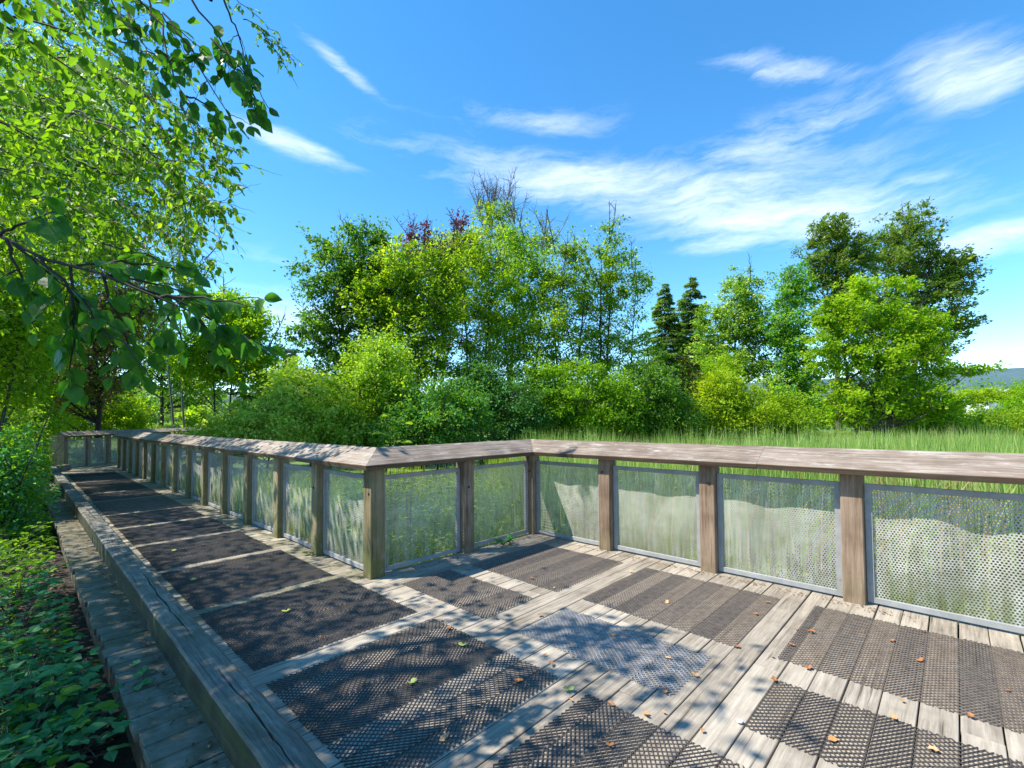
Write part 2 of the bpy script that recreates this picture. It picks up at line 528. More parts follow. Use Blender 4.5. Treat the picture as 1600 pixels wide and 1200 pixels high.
def ground_mat():
    m, t, b = new_mat('ground_soil_and_turf')
    tcn = t.node('ShaderNodeTexCoord')
    n = t.noise(tcn.outputs['Object'], 0.25, 6, 0.6)
    n2 = t.noise(tcn.outputs['Object'], 5.0, 6, 0.7)
    c = t.ramp(n, [(0.35, (0.06, 0.12, 0.015)), (0.65, (0.14, 0.24, 0.03))])
    c = t.mix(t.ramp(n2, [(0.35, 0.0), (0.7, 0.7)]), c, (0.05, 0.09, 0.015))
    # bare litter soil beside the boardwalk (y < 0.6)
    sp = t.node('ShaderNodeSeparateXYZ')
    t.l.new(tcn.outputs['Object'], sp.inputs[0])
    mr = t.node('ShaderNodeMapRange', ins={1: 0.6, 2: 2.6, 3: 1.0, 4: 0.0})
    t.l.new(sp.outputs[1], mr.inputs[0])
    mx = t.node('ShaderNodeMapRange', ins={1: -22.0, 2: -16.0, 3: 0.0, 4: 1.0})
    t.l.new(sp.outputs[0], mx.inputs[0])
    soil = t.ramp(t.noise(tcn.outputs['Object'], 22, 8, 0.75), [(0.3, (0.014, 0.011, 0.008)), (0.55, (0.045, 0.033, 0.024)), (0.75, (0.12, 0.09, 0.065))])
    c = t.mix(t.math('MULTIPLY', mr.outputs[0], mx.outputs[0]), c, soil)
    t.l.new(c, b.inputs['Base Color'])
    b.inputs['Roughness'].default_value = 0.95
    bp = t.node('ShaderNodeBump', ins={'Strength': 0.8, 'Distance': 0.05})
    t.l.new(n2, bp.inputs['Height'])
    t.l.new(bp.outputs[0], b.inputs['Normal'])
    return m


# ------------------------------------------------------------------ ground
LAWN = at(290, 655, 42)[:2]


def sstep(x, a, b):
    t = np.clip((x - a) / (b - a), 0, 1)
    return t * t * (3 - 2 * t)


def gz(x, y):
    x = np.asarray(x, float)
    y = np.asarray(y, float)
    z = -0.62 + 0.30 * (1 - sstep(y, 0.2, 3.5))
    z = z + 0.35 * (1 - sstep(y, -6.0, -1.0))
    d = np.hypot(x - LAWN[0], y - LAWN[1])
    z = z + 1.95 * (1 - sstep(d, 9, 22))
    z = z + 0.05 * np.sin(x * 1.3 + y * .7) * np.sin(y * 1.1 - x * .4)
    return z


def build_ground():
    a = np.concatenate([-np.geomspace(1500, 32, 22), np.linspace(-30, 30, 121), np.geomspace(32, 1500, 22)])
    X, Y = np.meshgrid(a - 8, a + 6, indexing='ij')
    Z = gz(X, Y)
    V = np.stack([X, Y, Z], -1).reshape(-1, 3)
    n = len(a)
    i, j = np.meshgrid(np.arange(n - 1), np.arange(n - 1), indexing='ij')
    q = (i * n + j)
    F = np.stack([q, q + n, q + n + 1, q + 1], -1).reshape(-1, 4)
    o = obj('ground', mesh_np('ground', V, F), ground_mat(), smooth=True)
    tag(o, kind='structure')


build_ground()

# marsh water: still, dark, between the reeds
mw, tw, bw = new_mat('marsh_water')
bw.inputs['Base Color'].default_value = (0.03, 0.04, 0.03, 1)
bw.inputs['Roughness'].default_value = 0.08
tcw = tw.node('ShaderNodeTexCoord')
bpw = tw.node('ShaderNodeBump', ins={'Strength': 0.15, 'Distance': 0.02})
tw.l.new(tw.noise(tcw.outputs['Object'], 6, 3), bpw.inputs['Height'])
tw.l.new(bpw.outputs[0], bw.inputs['Normal'])
th = np.linspace(0, 2 * pi, 48, endpoint=False)
rr = 1 + 0.12 * np.sin(3 * th) + 0.07 * np.sin(7 * th + 1)
wc = np.array([1.5, 8.0])
wv_ = [(wc[0] + 8.5 * r * cos(a), wc[1] + 2.6 * r * sin(a), -0.52) for a, r in zip(th, rr)]
tag(obj('pond_water', mesh_np('pond_water', np.array(wv_), [tuple(range(48))]), mw), kind='structure')

# ------------------------------------------------------------------ boardwalk
deck = thing('boardwalk', (-9, 1.4, 0), 'grey plank boardwalk running off to the left and widening on the right', 'boardwalk')
PW, GAP, PHASE = 0.1525, 0.007, -0.023
plank_mesh = {}


def plank_me(L, kind):
    key = (round(L, 2), kind)
    if key not in plank_mesh:
        mb = MB()
        mb.box(-(PW - GAP) / 2, (PW - GAP) / 2, -L / 2, L / 2, -0.045, 0, 0.003)
        plank_mesh[key] = mb.mesh('plank')
    return plank_mesh[key]


def add_plank(x, y0, y1, kind='deck', ang=0.0, dz=0.0):
    me = plank_me(y1 - y0, kind)
    o = obj('plank', me, M[kind], None)
    o.parent = deck
    o.matrix_parent_inverse = Matrix.Translation((9, -1.4, 0))
    o.location = (x, (y0 + y1) / 2, random.uniform(-0.002, 0.002) + dz)
    o.rotation_euler = (0, random.uniform(-0.004, 0.004), ang + random.uniform(-0.002, 0.002))
    return o


k0 = int(round((-21.2 - PHASE) / PW))
k1 = int(round((3.2 - PHASE) / PW))
for k in range(k0, k1 + 1):
    xc = PHASE + (k + 0.5) * PW
    ragged = random.uniform(-0.012, 0.012)
    if xc > -4.2:
        # boards of the wide bay: long board, butt joint hidden at a mat or visible now and then
        if k % 3 == 0:
            yj = 2.32 if k % 2 else 3.12
            add_plank(xc, 0.42 + ragged, yj - 0.002)
            add_plank(xc, yj + 0.002, 4.92)
        else:
            add_plank(xc, 0.42 + ragged, 4.92)
    else:
        add_plank(xc, 0.42 + ragged, 2.62, 'deck_green' if xc < -4.2 and k % 3 else 'deck')
# the boardwalk bends a little to the right beyond the left railing
FD = np.array([-0.83, 0.557])
FD = FD / np.linalg.norm(FD)
FN = np.array([FD[1], -FD[0]]) * -1      # towards the walkway side (right-hand)
FN = np.array([0.557, 0.83]) / np.linalg.norm([0.557, 0.83])
FA = np.array([-21.45, 1.10])
for k in range(2, 78):
    p = FA + FD * (k * PW) + FN * 0.9
    o = obj('plank', plank_me(2.3, 'deck_green'), M['deck_green'])
    o.parent = deck
    o.matrix_parent_inverse = Matrix.Translation((9, -1.4, 0))
    o.location = (p[0], p[1], -0.008)
    o.rotation_euler = (0, 0, math.atan2(FD[1], FD[0]))
for (yb, x0, x1) in ((0.50, -21.0, 3.2), (2.50, -21.0, -4.3), (1.5, -21, 3.2), (4.80, -4.2, 3.2), (3.4, -4.2, 3.2)):
    mb = MB()
    mb.box(x0, x1, yb - 0.04, yb + 0.04, -0.30, -0.048)
    o = obj('joist', mb.mesh('joist'), M['beam'], deck)
    o.matrix_parent_inverse = Matrix.Translation((9, -1.4, 0))

# ------------------------------------------------------------------ kerb timbers along the left edge
KY0, KY1, KH = 0.672, 0.852, 0.18
kerb_x = [1.9, -6.1, -8.55, -10.9, -12.95, -15.2, -17.6, -20.0]


def kerb_mesh(x0, x1, seed, crack=True):
    r = random.Random(seed)
    n = max(8, int((x1 - x0) / 0.07))
    V, F = [], []
    yc = 0.10
    w = 0.0
    for i in range(n + 1):
        x = x0 + (x1 - x0) * i / n
        yc += r.uniform(-0.006, 0.006) + (0.085 - yc) * 0.05
        w = max(0.0, min(0.006, w + r.uniform(-0.0022, 0.0024)))
        ww = w if crack and 2 < i < n - 2 else 0.0003
        e0, e1 = r.uniform(-0.002, 0.002), r.uniform(-0.005, 0.003)
        hz = 0.002 * sin(i * 0.31 + seed)
        y1 = KY1 - KY0
        prof = [(e0, 0.002), (e0, KH - 0.014 + hz), (0.012 + e0, KH + hz), (yc - ww, KH + hz - 0.001), (yc, KH - 0.045), (yc + ww, KH + hz - 0.001),
                (y1 - 0.02 + e1, KH + hz), (y1 + e1, KH - 0.02 + hz), (y1 + e1, 0.002)]
        V += [(x, KY0 + a, b) for a, b in prof]
    m = 9
    for i in range(n):
        for j in range(m):
            a, b = i * m + j, i * m + (j + 1) % m
            F.append((a, a + m, b + m, b))
    F.append(tuple(range(m)))
    F.append(tuple(range((n + 1) * m - 1, n * m - 1, -1)))
    return mesh_np('kerb_timber', np.array(V), F)


KL = ['long dark grey kerb timber nearest the camera, split by a long crack', 'second kerb timber from the camera, beyond the end of the long cracked one',
      'third kerb timber along the left edge of the boardwalk', 'fourth kerb timber, halfway along the left edge of the boardwalk',
      'fifth kerb timber from the camera, in dappled shade', 'sixth kerb timber, last but one before the far corner',
      'last straight kerb timber, ending near the far railing']
for i in range(len(kerb_x) - 1):
    me = kerb_mesh(kerb_x[i + 1] + 0.006, kerb_x[i] - 0.006, i + 3, i < 3)
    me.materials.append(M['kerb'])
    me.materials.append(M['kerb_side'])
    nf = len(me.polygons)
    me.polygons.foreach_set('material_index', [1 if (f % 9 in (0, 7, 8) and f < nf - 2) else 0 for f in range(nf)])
    o = obj('kerb_timber', me)
    tag(o, KL[i], 'kerb timber', 'kerb timbers along the left edge')
mb = MB()
mb.box(0, 1.0, -0.09, 0.09, 0.002, KH, 0.012)
o = obj('kerb_timber', mb.mesh('kerb_timber_end'), M['kerb'], None, (-20.15, 0.74, 0), (0, 0, math.radians(156)))
tag(o, 'short kerb timber turning the far corner below the end post', 'kerb timber', 'kerb timbers along the left edge')

# ------------------------------------------------------------------ railings
PS = 0.15          # post size
SP = 1.165         # post spacing
# perforated sheet: staggered round holes, real openings


def sheet_mesh(wd, ht, pitch=0.021, hole=0.0076, bow=0.02, seed=0):
    ny = int(ht / (pitch * 0.866))
    nx = int(wd / pitch)
    px = wd / nx
    pz = ht / ny
    cx, cz = np.meshgrid(np.arange(nx), np.arange(ny), indexing='xy')
    X0 = (cx + 0.25 + 0.5 * (cz % 2)) * px
    Z0 = (cz + 0.5) * pz
    c = np.stack([X0.ravel(), Z0.ravel()], -1)
    c = c[(c[:, 0] > px * .5) & (c[:, 0] < wd - px * .5)]
    k = 6
    a = np.arange(k) * pi / 3 + pi / 6
    inner = np.stack([np.cos(a) * hole, np.sin(a) * hole], -1)
    # outer hexagon of the staggered lattice
    outer = np.array([(px / 2, pz / 3), (0, pz * 2 / 3), (-px / 2, pz / 3), (-px / 2, -pz / 3), (0, -pz * 2 / 3), (px / 2, -pz / 3)])
    P = np.concatenate([np.broadcast_to(inner, (len(c), 6, 2)) + c[:, None], np.broadcast_to(outer, (len(c), 6, 2)) + c[:, None]], 1)
    F = []
    for j in range(6):
        j2 = (j + 1) % 6
        F.append([j, j2, 6 + j2, 6 + j])
    F = np.array(F)[None] + (np.arange(len(c)) * 12)[:, None, None]
    P = P.reshape(-1, 2)
    P[:, 0] = np.clip(P[:, 0], 0.0, wd)
    P[:, 1] = np.clip(P[:, 1], 0, ht)
    r = np.random.default_rng(seed)
    ex = np.sin(pi * P[:, 0] / wd) * np.sin(pi * P[:, 1] / ht)
    Y = bow * ex * (r.uniform(-1, 1) * np.sin(2 * pi * P[:, 0] / wd + r.uniform(0, 6)) + r.uniform(-1, 1) * np.sin(3.4 * pi * P[:, 0] / wd + r.uniform(0, 6))
                    + 0.4 * np.sin(2.2 * pi * P[:, 1] / ht + r.uniform(0, 6)))
    V = np.stack([P[:, 0], Y, P[:, 1]], -1)
    return mesh_np('perforated_sheet', V, F.reshape(-1, 4))


PWID = SP - PS - 0.012      # clear panel width
FW, FT = 0.045, 0.03
PZ0, PZ1 = 0.018, 0.965
sheets = [sheet_mesh(PWID - 0.05, PZ1 - PZ0 - 0.05, seed=s) for s in (1, 2, 3, 4)]
sheet_flat = sheet_mesh(PWID - 0.05, PZ1 - PZ0 - 0.05, pitch=0.036, hole=0.0128, seed=5)
for s_ in sheets + [sheet_flat]:
    s_.materials.append(M['sheet'])


def frame_mesh():
    mb = MB()
    w, h = PWID, PZ1 - PZ0
    mb.box(0, FW, 0, FT, 0, h, 0.002)
    mb.box(w - FW, w, 0, FT, 0, h, 0.002)
    mb.box(FW + .0005, w - FW - .0005, 0.001, FT - .001, 0, FW, 0.002)
    mb.box(FW + .0005, w - FW - .0005, 0.001, FT - .001, h - FW, h, 0.002)
    for xx in (-0.0055, w + 0.0005):      # clips that hold the frame to the posts
        for zz in (0.12, h - 0.16):
            mb.box(xx, xx + 0.005, 0.004, 0.022, zz, zz + 0.04)
    for zz in (0.14, h - 0.14):
        for xx in (FW / 2, w - FW / 2):
            a = np.linspace(0, 2 * pi, 8, endpoint=False)
            mb.poly([(xx + .007 * cos(t), -.004, zz + .007 * sin(t)) for t in a] + [(xx + .007 * cos(t), 0.0005, zz + .007 * sin(t)) for t in a],
                    [tuple(range(8))] + [(i, i + 8, (i + 1) % 8 + 8, (i + 1) % 8) for i in range(8)])
    return mb.mesh('panel_frame')


frame_me = frame_mesh()


def post_mesh(dz=0.0, top_front=1.094, top_back=1.172):
    s = PS
    b = 0.006
    c = [(b, 0), (s - b, 0), (s, b), (s, s - b), (s - b, s), (b, s), (0, s - b), (0, b)]
    V = [(x, y, -0.35) for x, y in c] + [(x, y, top_front + (top_back - top_front) * y / s) for x, y in c]
    F = [tuple(range(7, -1, -1)), tuple(range(8, 16))] + [(i, (i + 1) % 8, (i + 1) % 8 + 8, i + 8) for i in range(8)]
    return mesh_np('post', np.array(V), F)


post_me = post_mesh()
# the two corner posts carry a mitred cap, cut level
corner_me = post_mesh(top_front=1.10, top_back=1.10)


def railing(name, origin, ang, n, label, first_post=True, last_post=True, algae=0.3, postmat='post', capdivs=None, cap0=0.0, cap1=None,
            mit0=0.0, mit1=0.0, coarse=False, corner0=False, corner1=False, post_labels=None):
    """a straight run: local x along the run, local -y is the walkway side, face of the posts on y = 0"""
    T = thing(name, (origin[0], origin[1], 0), label, 'railing', 'railings round the boardwalk')
    T.rotation_euler = (0, 0, ang)
    for i in range(n + 1):
        if (i == 0 and not first_post) or (i == n and not last_post):
            continue
        cor = (i == 0 and corner0) or (i == n and corner1)
        key = 'p_' + postmat + ('c' if cor else '')
        if key not in plank_mesh:
            me = (corner_me if cor else post_me).copy()
            me.name = 'post'
            me.materials.append(M[postmat])
            plank_mesh[key] = me
        o = obj('post', plank_mesh[key], None, T, (i * SP + random.uniform(-.004, .004), random.uniform(-.004, .004), 0), (0, 0, random.uniform(-.012, .012)))
    for i in range(n):
        x = i * SP + PS + 0.006
        fr = obj('panel_frame', frame_me, M['frame'], T, (x, 0.068, PZ0 + random.uniform(-.003, .003)))
        sh = obj('perforated_sheet', sheet_flat if coarse else sheets[i % 4], None, fr, (0.025, 0.019, 0.025))
        sh['algae'] = float(np.clip(algae * random.uniform(0.6, 1.5), 0, 1.5))
    # sloping cap boards: inner edge lower than the outer one
    L = n * SP + PS
    c1 = L if cap1 is None else cap1
    divs = [cap0] + (capdivs or []) + [c1]
    q0, q1 = (-0.12, 1.092), (0.16, 1.238)
    tx, tz = (q1[1] - q0[1]), -(q1[0] - q0[0])
    ln = math.hypot(tx, tz)
    tx, tz = tx / ln * 0.052, tz / ln * 0.052
    for a, b in zip(divs[:-1], divs[1:]):
        nx_ = max(4, int((b - a) / 0.25))
        V, F = [], []
        for i in range(nx_ + 1):
            f = i / nx_
            e = random.uniform(-.0018, .0018)
            for (yy, zz) in ((q0[0], q0[1] - 0.004), (q0[0] + 0.004, q0[1] + 0.001), (q1[0] - 0.004, q1[1]), (q1[0], q1[1] - 0.004), (q1[0] + tx, q1[1] + tz), (q0[0] + tx * .6, q0[1] + tz)):
                xa = a + (0.0015 if a > cap0 else 0) + (mit0 * (yy) if a == cap0 else 0)
                xb = b - (0.0015 if b < c1 else 0) + (mit1 * (yy) if b == c1 else 0)
                V.append((xa + (xb - xa) * f, yy, zz + e))
        m = 6
        for i in range(nx_):
            for j in range(m):
                p, q = i * m + j, i * m + (j + 1) % m
                F.append((p, q, q + m, p + m))
        F.append(tuple(range(m - 1, -1, -1)))
        F.append(tuple(range(nx_ * m, (nx_ + 1) * m)))
        me = mesh_np('cap_board', np.array(V), F)
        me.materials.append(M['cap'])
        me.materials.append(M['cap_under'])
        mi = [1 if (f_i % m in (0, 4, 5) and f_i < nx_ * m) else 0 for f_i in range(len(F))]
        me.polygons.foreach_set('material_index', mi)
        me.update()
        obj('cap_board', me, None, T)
    # long bolt-on nailer strip under the cap, behind the posts
    mb = MB()
    mb.box(max(cap0, 0) + PS, min(L, c1) - 0.02, 0.105, 0.145, 1.06, 1.115)
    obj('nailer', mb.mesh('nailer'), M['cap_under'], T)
    return T


# left run: built from its far end towards the corner (local x runs to +X)
LX0 = -4.05 - PS - 14 * SP
railing('railing', (LX0, 2.32), 0.0, 14, 'long left railing of fifteen posts and dull perforated panels running away to the far bend',
        algae=1.45, postmat='post_mossy', capdivs=[3.1, 6.2, 9.35, 12.9], cap1=14 * SP + PS, mit1=-1.0, cap0=-0.05, corner1=True)
# middle run: from the near corner away from the camera, walkway on its right (+X)
# local +x = world +Y, walkway side -y local = +X world -> rotate +90 deg
railing('railing', (-4.05, 2.32), pi / 2, 2, 'short middle railing of two perforated panels between the two corners',
        first_post=False, last_post=False, algae=0.7, postmat='post', cap0=0.0, cap1=2.34, mit0=1.0, mit1=1.0)
# right run
railing('railing', (-4.05 - PS, 4.66), 0.0, 6, 'right railing with broad brown posts in front of the reeds, running out of the picture',
        algae=0.75, postmat='post', capdivs=[2.9, 4.72], cap0=PS, mit0=1.0 * -1, corner0=True, cap1=6 * SP + PS)
# far run beyond the bend
T = railing('railing', (FA[0], FA[1]), math.atan2(FD[1], FD[0]), 9, 'far railing with pale panels closing off the end of the boardwalk beyond the bend',
            algae=0.25, postmat='post', coarse=True, cap0=-0.06)
mb = MB()
mb.box(-0.05, 0.01, 0.0, 0.42, -0.02, 1.10, 0.003)
obj('end_board', mb.mesh('end_board'), M['post_mossy'], T)

# knots in the near posts are real little plugs
# ------------------------------------------------------------------ grip mats, one strip per board
STRIP_L = {}


def strip_mesh(L, wd, mir, pitch=0.027, bar=0.0056, along=0.6):
    key = (round(L, 2), round(wd, 3), mir, pitch)
    if key in STRIP_L:
        return STRIP_L[key]
    V, F = [], []
    th = math.radians(54)
    for fam in (0, 1):
        a = th if fam == 0 else -th * 0.75
        if mir:
            a = -a
        d = np.array([cos(a), sin(a)])      # x across the board, y along
        nrm = np.array([-d[1], d[0]])
        # lines spaced by pitch along y
        step = pitch * 1.28
        y = -wd * abs(d[1] / d[0]) - step
        zt = 0.0068 if fam == 0 else 0.0052
        while y < L + wd * abs(d[1] / d[0]) + step:
            # line from x=0 to x=wd, y -> y + wd*tan
            p0 = np.array([0, y if a > 0 else y + wd * abs(math.tan(a))])
            p1 = p0 + d * (wd / d[0])
            # clip to 0..L
            t0, t1 = 0.0, 1.0
            dy = p1[1] - p0[1]
            if abs(dy) > 1e-9:
                ta, tb = (0 - p0[1]) / dy, (L - p0[1]) / dy
                if ta > tb:
                    ta, tb = tb, ta
                t0, t1 = max(t0, ta), min(t1, tb)
            if t1 - t0 > 0.08:
                q0, q1 = p0 + (p1 - p0) * t0, p0 + (p1 - p0) * t1
                h = nrm * bar / 2
                b = len(V)
                z0 = 0.002
                V += [(*(q0 - h), z0), (*(q1 - h), z0), (*(q1 + h), z0), (*(q0 + h), z0), (*(q0 - h * .5), zt), (*(q1 - h * .5), zt), (*(q1 + h * .5), zt), (*(q0 + h * .5), zt)]
                F += [(b + 4, b + 5, b + 6, b + 7), (b, b + 1, b + 5, b + 4), (b + 2, b + 3, b + 7, b + 6), (b + 1, b + 2, b + 6, b + 5), (b + 3, b, b + 4, b + 7)]
            y += step
    me = mesh_np('mesh_strip', np.array(V), np.array([(*f[:4],) for f in F]))
    STRIP_L[key] = me
    return me


MATS = []


def grip_mat(x0, x1, y0, y1, label, mat='mat_dark', fold=True):
    MATS.append((x0, x1, y0, y1, label))
    T = thing('grip_mat', (x0, y0, 0), label, 'floor mat', 'expanded mesh mats fixed to the boardwalk')
    # strips follow the boards below
    ks = math.floor((x0 - PHASE) / PW + 0.02)
    i = 0
    x = x0
    while x < x1 - 0.02:
        nx = min(x1, PHASE + (math.floor((x - PHASE) / PW + 0.15) + 1) * PW)
        wd = nx - x - 0.006
        if wd > 0.03:
            q = round(wd, 2)
            key = (q, mat, (i % 2 == 1) and fold)
            me0 = strip_mesh(y1 - y0, q, (i % 2 == 1) and fold)
            nm = ('m', me0.name, mat)
            if nm not in STRIP_L:
                me1 = me0.copy()
                me1.name = 'mesh_strip'
                me1.materials.append(M[mat])
                STRIP_L[nm] = me1
            obj('mesh_strip', STRIP_L[nm], None, T, (x - x0 + 0.003, random.uniform(-.004, .004), random.uniform(0, .002)))
        x = nx
        i += 1
    return T


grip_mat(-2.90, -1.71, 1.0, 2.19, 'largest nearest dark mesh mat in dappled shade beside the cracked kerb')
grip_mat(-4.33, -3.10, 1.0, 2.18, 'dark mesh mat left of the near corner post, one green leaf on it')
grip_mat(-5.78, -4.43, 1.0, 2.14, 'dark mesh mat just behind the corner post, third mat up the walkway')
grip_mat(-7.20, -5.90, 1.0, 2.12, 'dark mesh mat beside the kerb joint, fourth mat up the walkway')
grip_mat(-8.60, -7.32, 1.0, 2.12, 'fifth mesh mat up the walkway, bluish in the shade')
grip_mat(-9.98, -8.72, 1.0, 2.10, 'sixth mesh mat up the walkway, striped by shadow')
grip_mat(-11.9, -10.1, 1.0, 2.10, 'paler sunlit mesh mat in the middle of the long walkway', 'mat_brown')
for j, xx in enumerate((-13.3, -14.7, -16.1, -17.5, -18.9)):
    grip_mat(xx, xx + 1.28, 1.02, 2.10, ['mesh mat just beyond the pale sunlit one', 'ninth mesh mat up the walkway under dark shadow bands', 'mesh mat far up the walkway, third from its far end',
                                     'last but one mesh mat before the far bend', 'farthest mesh mat, before the far railing'][j], 'mat_dark')
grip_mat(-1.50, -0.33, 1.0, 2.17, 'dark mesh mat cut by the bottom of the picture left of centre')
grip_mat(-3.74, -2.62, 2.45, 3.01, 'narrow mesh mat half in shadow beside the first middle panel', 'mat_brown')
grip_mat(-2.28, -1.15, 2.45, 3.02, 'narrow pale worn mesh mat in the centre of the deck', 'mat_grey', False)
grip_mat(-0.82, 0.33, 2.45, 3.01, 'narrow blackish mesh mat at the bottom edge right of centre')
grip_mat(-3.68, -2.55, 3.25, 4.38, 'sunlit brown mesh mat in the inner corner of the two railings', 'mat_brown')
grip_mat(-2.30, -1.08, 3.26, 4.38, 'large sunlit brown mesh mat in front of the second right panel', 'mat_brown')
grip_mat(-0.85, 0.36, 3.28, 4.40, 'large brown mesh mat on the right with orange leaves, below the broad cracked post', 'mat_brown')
# ------------------------------------------------------------------ trees
def ell(u, v, ru, rv, D, dep=0.8):
    """crown lobe: centre and half-sizes in metres (right, away, up)"""
    c = at(u, v, D)
    k = D / FPX
    return (c, np.array([ru * k, ru * k * dep, rv * k]))


def bez(p0, p1, p2, n):
    t = np.linspace(0, 1, n)[:, None]
    return (1 - t) ** 2 * p0 + 2 * t * (1 - t) * p1 + t * t * p2


def in_lobes(lobes, n, r, shell=0.45):
    vol = np.array([np.prod(l[1]) for l in lobes]) ** (2 / 3)
    idx = r.choice(len(lobes), n, p=vol / vol.sum())
    d = rnd_dirs(n, r)
    rad = r.uniform(0, 1, n) ** shell * np.exp(r.normal(0, .13, n))
    C = np.array([l[0] for l in lobes])[idx]
    S = np.array([l[1] for l in lobes])[idx]
    q = d * rad[:, None] * S
    return C + q[:, 0:1] * RV + q[:, 1:2] * FV + q[:, 2:3] * UV, idx


def tree(name, label, cat, base, lobes, n_leaf, leaf, mat, seed, bark='bark', trunk_r=0.14, stems=None, n_limb=40, per=None, clump=0.42, up=0.35,
         bias=None, group=None, shape=SH_QUAD, aspect=0.62, twig=True, shell=0.45, mat2=None, frac2=0.0, spread=None, n_bare=0, zmin=None, cut=None):
    """trunk + limbs + crown; leaves sit in sprays along twigs that really leave the limbs"""
    r = np.random.default_rng(seed)
    n_leaf = int(n_leaf * 2.5)
    base = np.array([base[0], base[1], float(gz(base[0], base[1])) - 0.1]) if len(base) == 2 else np.array(base, float)
    T = thing(name, tuple(base), label, cat, group)
    top = max(l[0][2] + l[1][2] for l in lobes)
    Ctr = np.mean([l[0] for l in lobes], axis=0)
    stems = stems or [(0.0, 0.0)]
    spines = []
    paths = []
    for (ox, lean) in stems:
        s0 = base + RV * ox
        s2 = np.array([Ctr[0], Ctr[1], top - 0.12 * (top - base[2])]) + RV * (ox * 2.0 + lean) + RV * r.normal(0, .2)
        s1 = (s0 + s2) / 2 + RV * r.normal(0, 0.25) + RV * lean * 0.1 + FV * r.normal(0, 0.2)
        sp = bez(s0, s1, s2, 14)
        sp += np.cumsum(r.normal(0, 0.035 * trunk_r / 0.1, sp.shape) * [1, 1, 0], axis=0)
        rad = trunk_r * (1 - np.linspace(0, 1, 14) ** 1.2 * 0.93)
        rad[0] *= 1.35
        spines.append(sp)
        paths.append((sp, rad))
    A, idx = in_lobes(lobes, n_limb, r, shell)
    nodes = []
    for a in A:
        sp = spines[r.integers(len(spines))]
        hd = np.hypot(*(a[:2] - sp[7][:2]))
        z0 = max(base[2] + 0.12 * (top - base[2]), a[2] - 0.55 * hd - r.uniform(0.2, 1.0))
        k = int(np.clip(np.searchsorted(sp[:, 2], z0), 1, 12))
        s = sp[k]
        rt = trunk_r * (1 - (k / 13) ** 1.2 * 0.93)
        m = s * 0.45 + a * 0.55 + UV * (-0.10 * hd) * (1 if up > 0 else -1) + r.normal(0, 0.12, 3) * max(hd, .5) * 0.5
        pth = bez(s, m, a, 7)
        paths.append((pth, np.linspace(min(rt * 0.6, trunk_r * .42), max(0.006, trunk_r * 0.05), 7)))
        nodes.append(pth[2:])
    nodes = np.concatenate(nodes)
    # every spray of leaves hangs on its own twig
    leaf_per = per or 60
    nc = max(6, int(n_leaf / leaf_per))
    C, ci = in_lobes(lobes, nc, r, shell)
    size = float(np.mean([np.mean(l[1]) for l in lobes]))
    sig = (spread or 1.0) * 0.17 * size ** 0.6 * r.uniform(0.45, 1.25, nc)
    near_i = np.array([np.argmin(((nodes - c) ** 2).sum(1) + (nodes[:, 2] - c[2]).clip(0) * 2) for c in C])
    S0 = nodes[near_i]
    Dc = unit(C - S0)
    if twig:
        for q in range(nc):
            if q % 2 == 0:
                paths.append((bez(S0[q], (S0[q] + C[q]) / 2 - UV * .05, C[q], 4), np.linspace(max(0.007, trunk_r * .08), 0.003, 4)))
    for q in range(n_bare):          # bare twigs standing out of the top
        a = A[r.integers(len(A))]
        j = np.argmax(A[:, 2] * r.uniform(0.8, 1.0, len(A)))
        a = A[j] if q % 2 else a
        h = r.uniform(0.7, 1.9)
        a = a - UV * .5
        e = a + np.array([0, 0, h + .5]) + RV * r.normal(0, .5)
        paths.append((bez(a, (a + e) / 2 + RV * r.normal(0, .1), e, 5), np.linspace(.034, .009, 5)))
        for w in range(8):
            o = a + (e - a) * r.uniform(.2, .9)
            e2 = o + (unit(rnd_dirs(1, r)[0] + UV * 0.9)) * r.uniform(.25, .75)
            paths.append((np.array([o, (o + e2) / 2 + RV * .02, e2]), np.array([.014, .010, .006])))
    V, F = tube_arrays(paths, 5)
    obj('trunk', mesh_np('trunk', V - base, F), M[bark], T, smooth=True)
    if n_leaf <= 0:
        return T
    w = r.gamma(2.2, 1.0, nc)
    ti = r.choice(nc, n_leaf, p=w / w.sum())
    g3 = r.normal(0, 1, (n_leaf, 3)) * np.array([1, 1, .62])
    P = C[ti] + g3 * sig[ti][:, None] + Dc[ti] * (r.normal(0, 1.0, n_leaf) * sig[ti])[:, None]
    if bias is not None:
        P = P + np.array(bias) * (r.normal(0, 1.6, n_leaf) * sig[ti])[:, None]
    Ax = unit(unit(g3) * 0.6 + Dc[ti] * .3 + rnd_dirs(n_leaf, r) * 0.6 + np.array([0, 0, -0.25]))
    if bias is not None:
        Ax = unit(Ax + np.array(bias) * 1.1)
    N = unit(rnd_dirs(n_leaf, r) * 0.75 + UV * 0.75)
    Ls = leaf * 1.05 * np.clip(r.lognormal(-.08, .33, n_leaf), .4, 1.9)
    g = float(gz(base[0], base[1]))
    ok = P[:, 2] > (zmin if zmin is not None else g + 0.02)
    if cut is not None:
        ok &= cut(P)
    P, Ax, N, Ls = P[ok], Ax[ok], N[ok], Ls[ok]
    if mat2 is not None:
        nn = int(len(P) * frac2)
        # second leaf kind on some of the lobes
        V, F = leaf_arrays(P[:nn], Ax[:nn], N[:nn], Ls[:nn], Ls[:nn] * aspect, shape)
        tag(obj('young_leaves', mesh_np('young_leaves', V - base, F), LF[mat2], T), kind='stuff')
        P, Ax, N, Ls = P[nn:], Ax[nn:], N[nn:], Ls[nn:]
    V, F = leaf_arrays(P, Ax, N, Ls, Ls * aspect, shape)
    tag(obj('crown', mesh_np('crown', V - base, F), LF[mat], T), kind='stuff')
    return T


def bp(u, D):
    return at(u, 660, D)[:2]


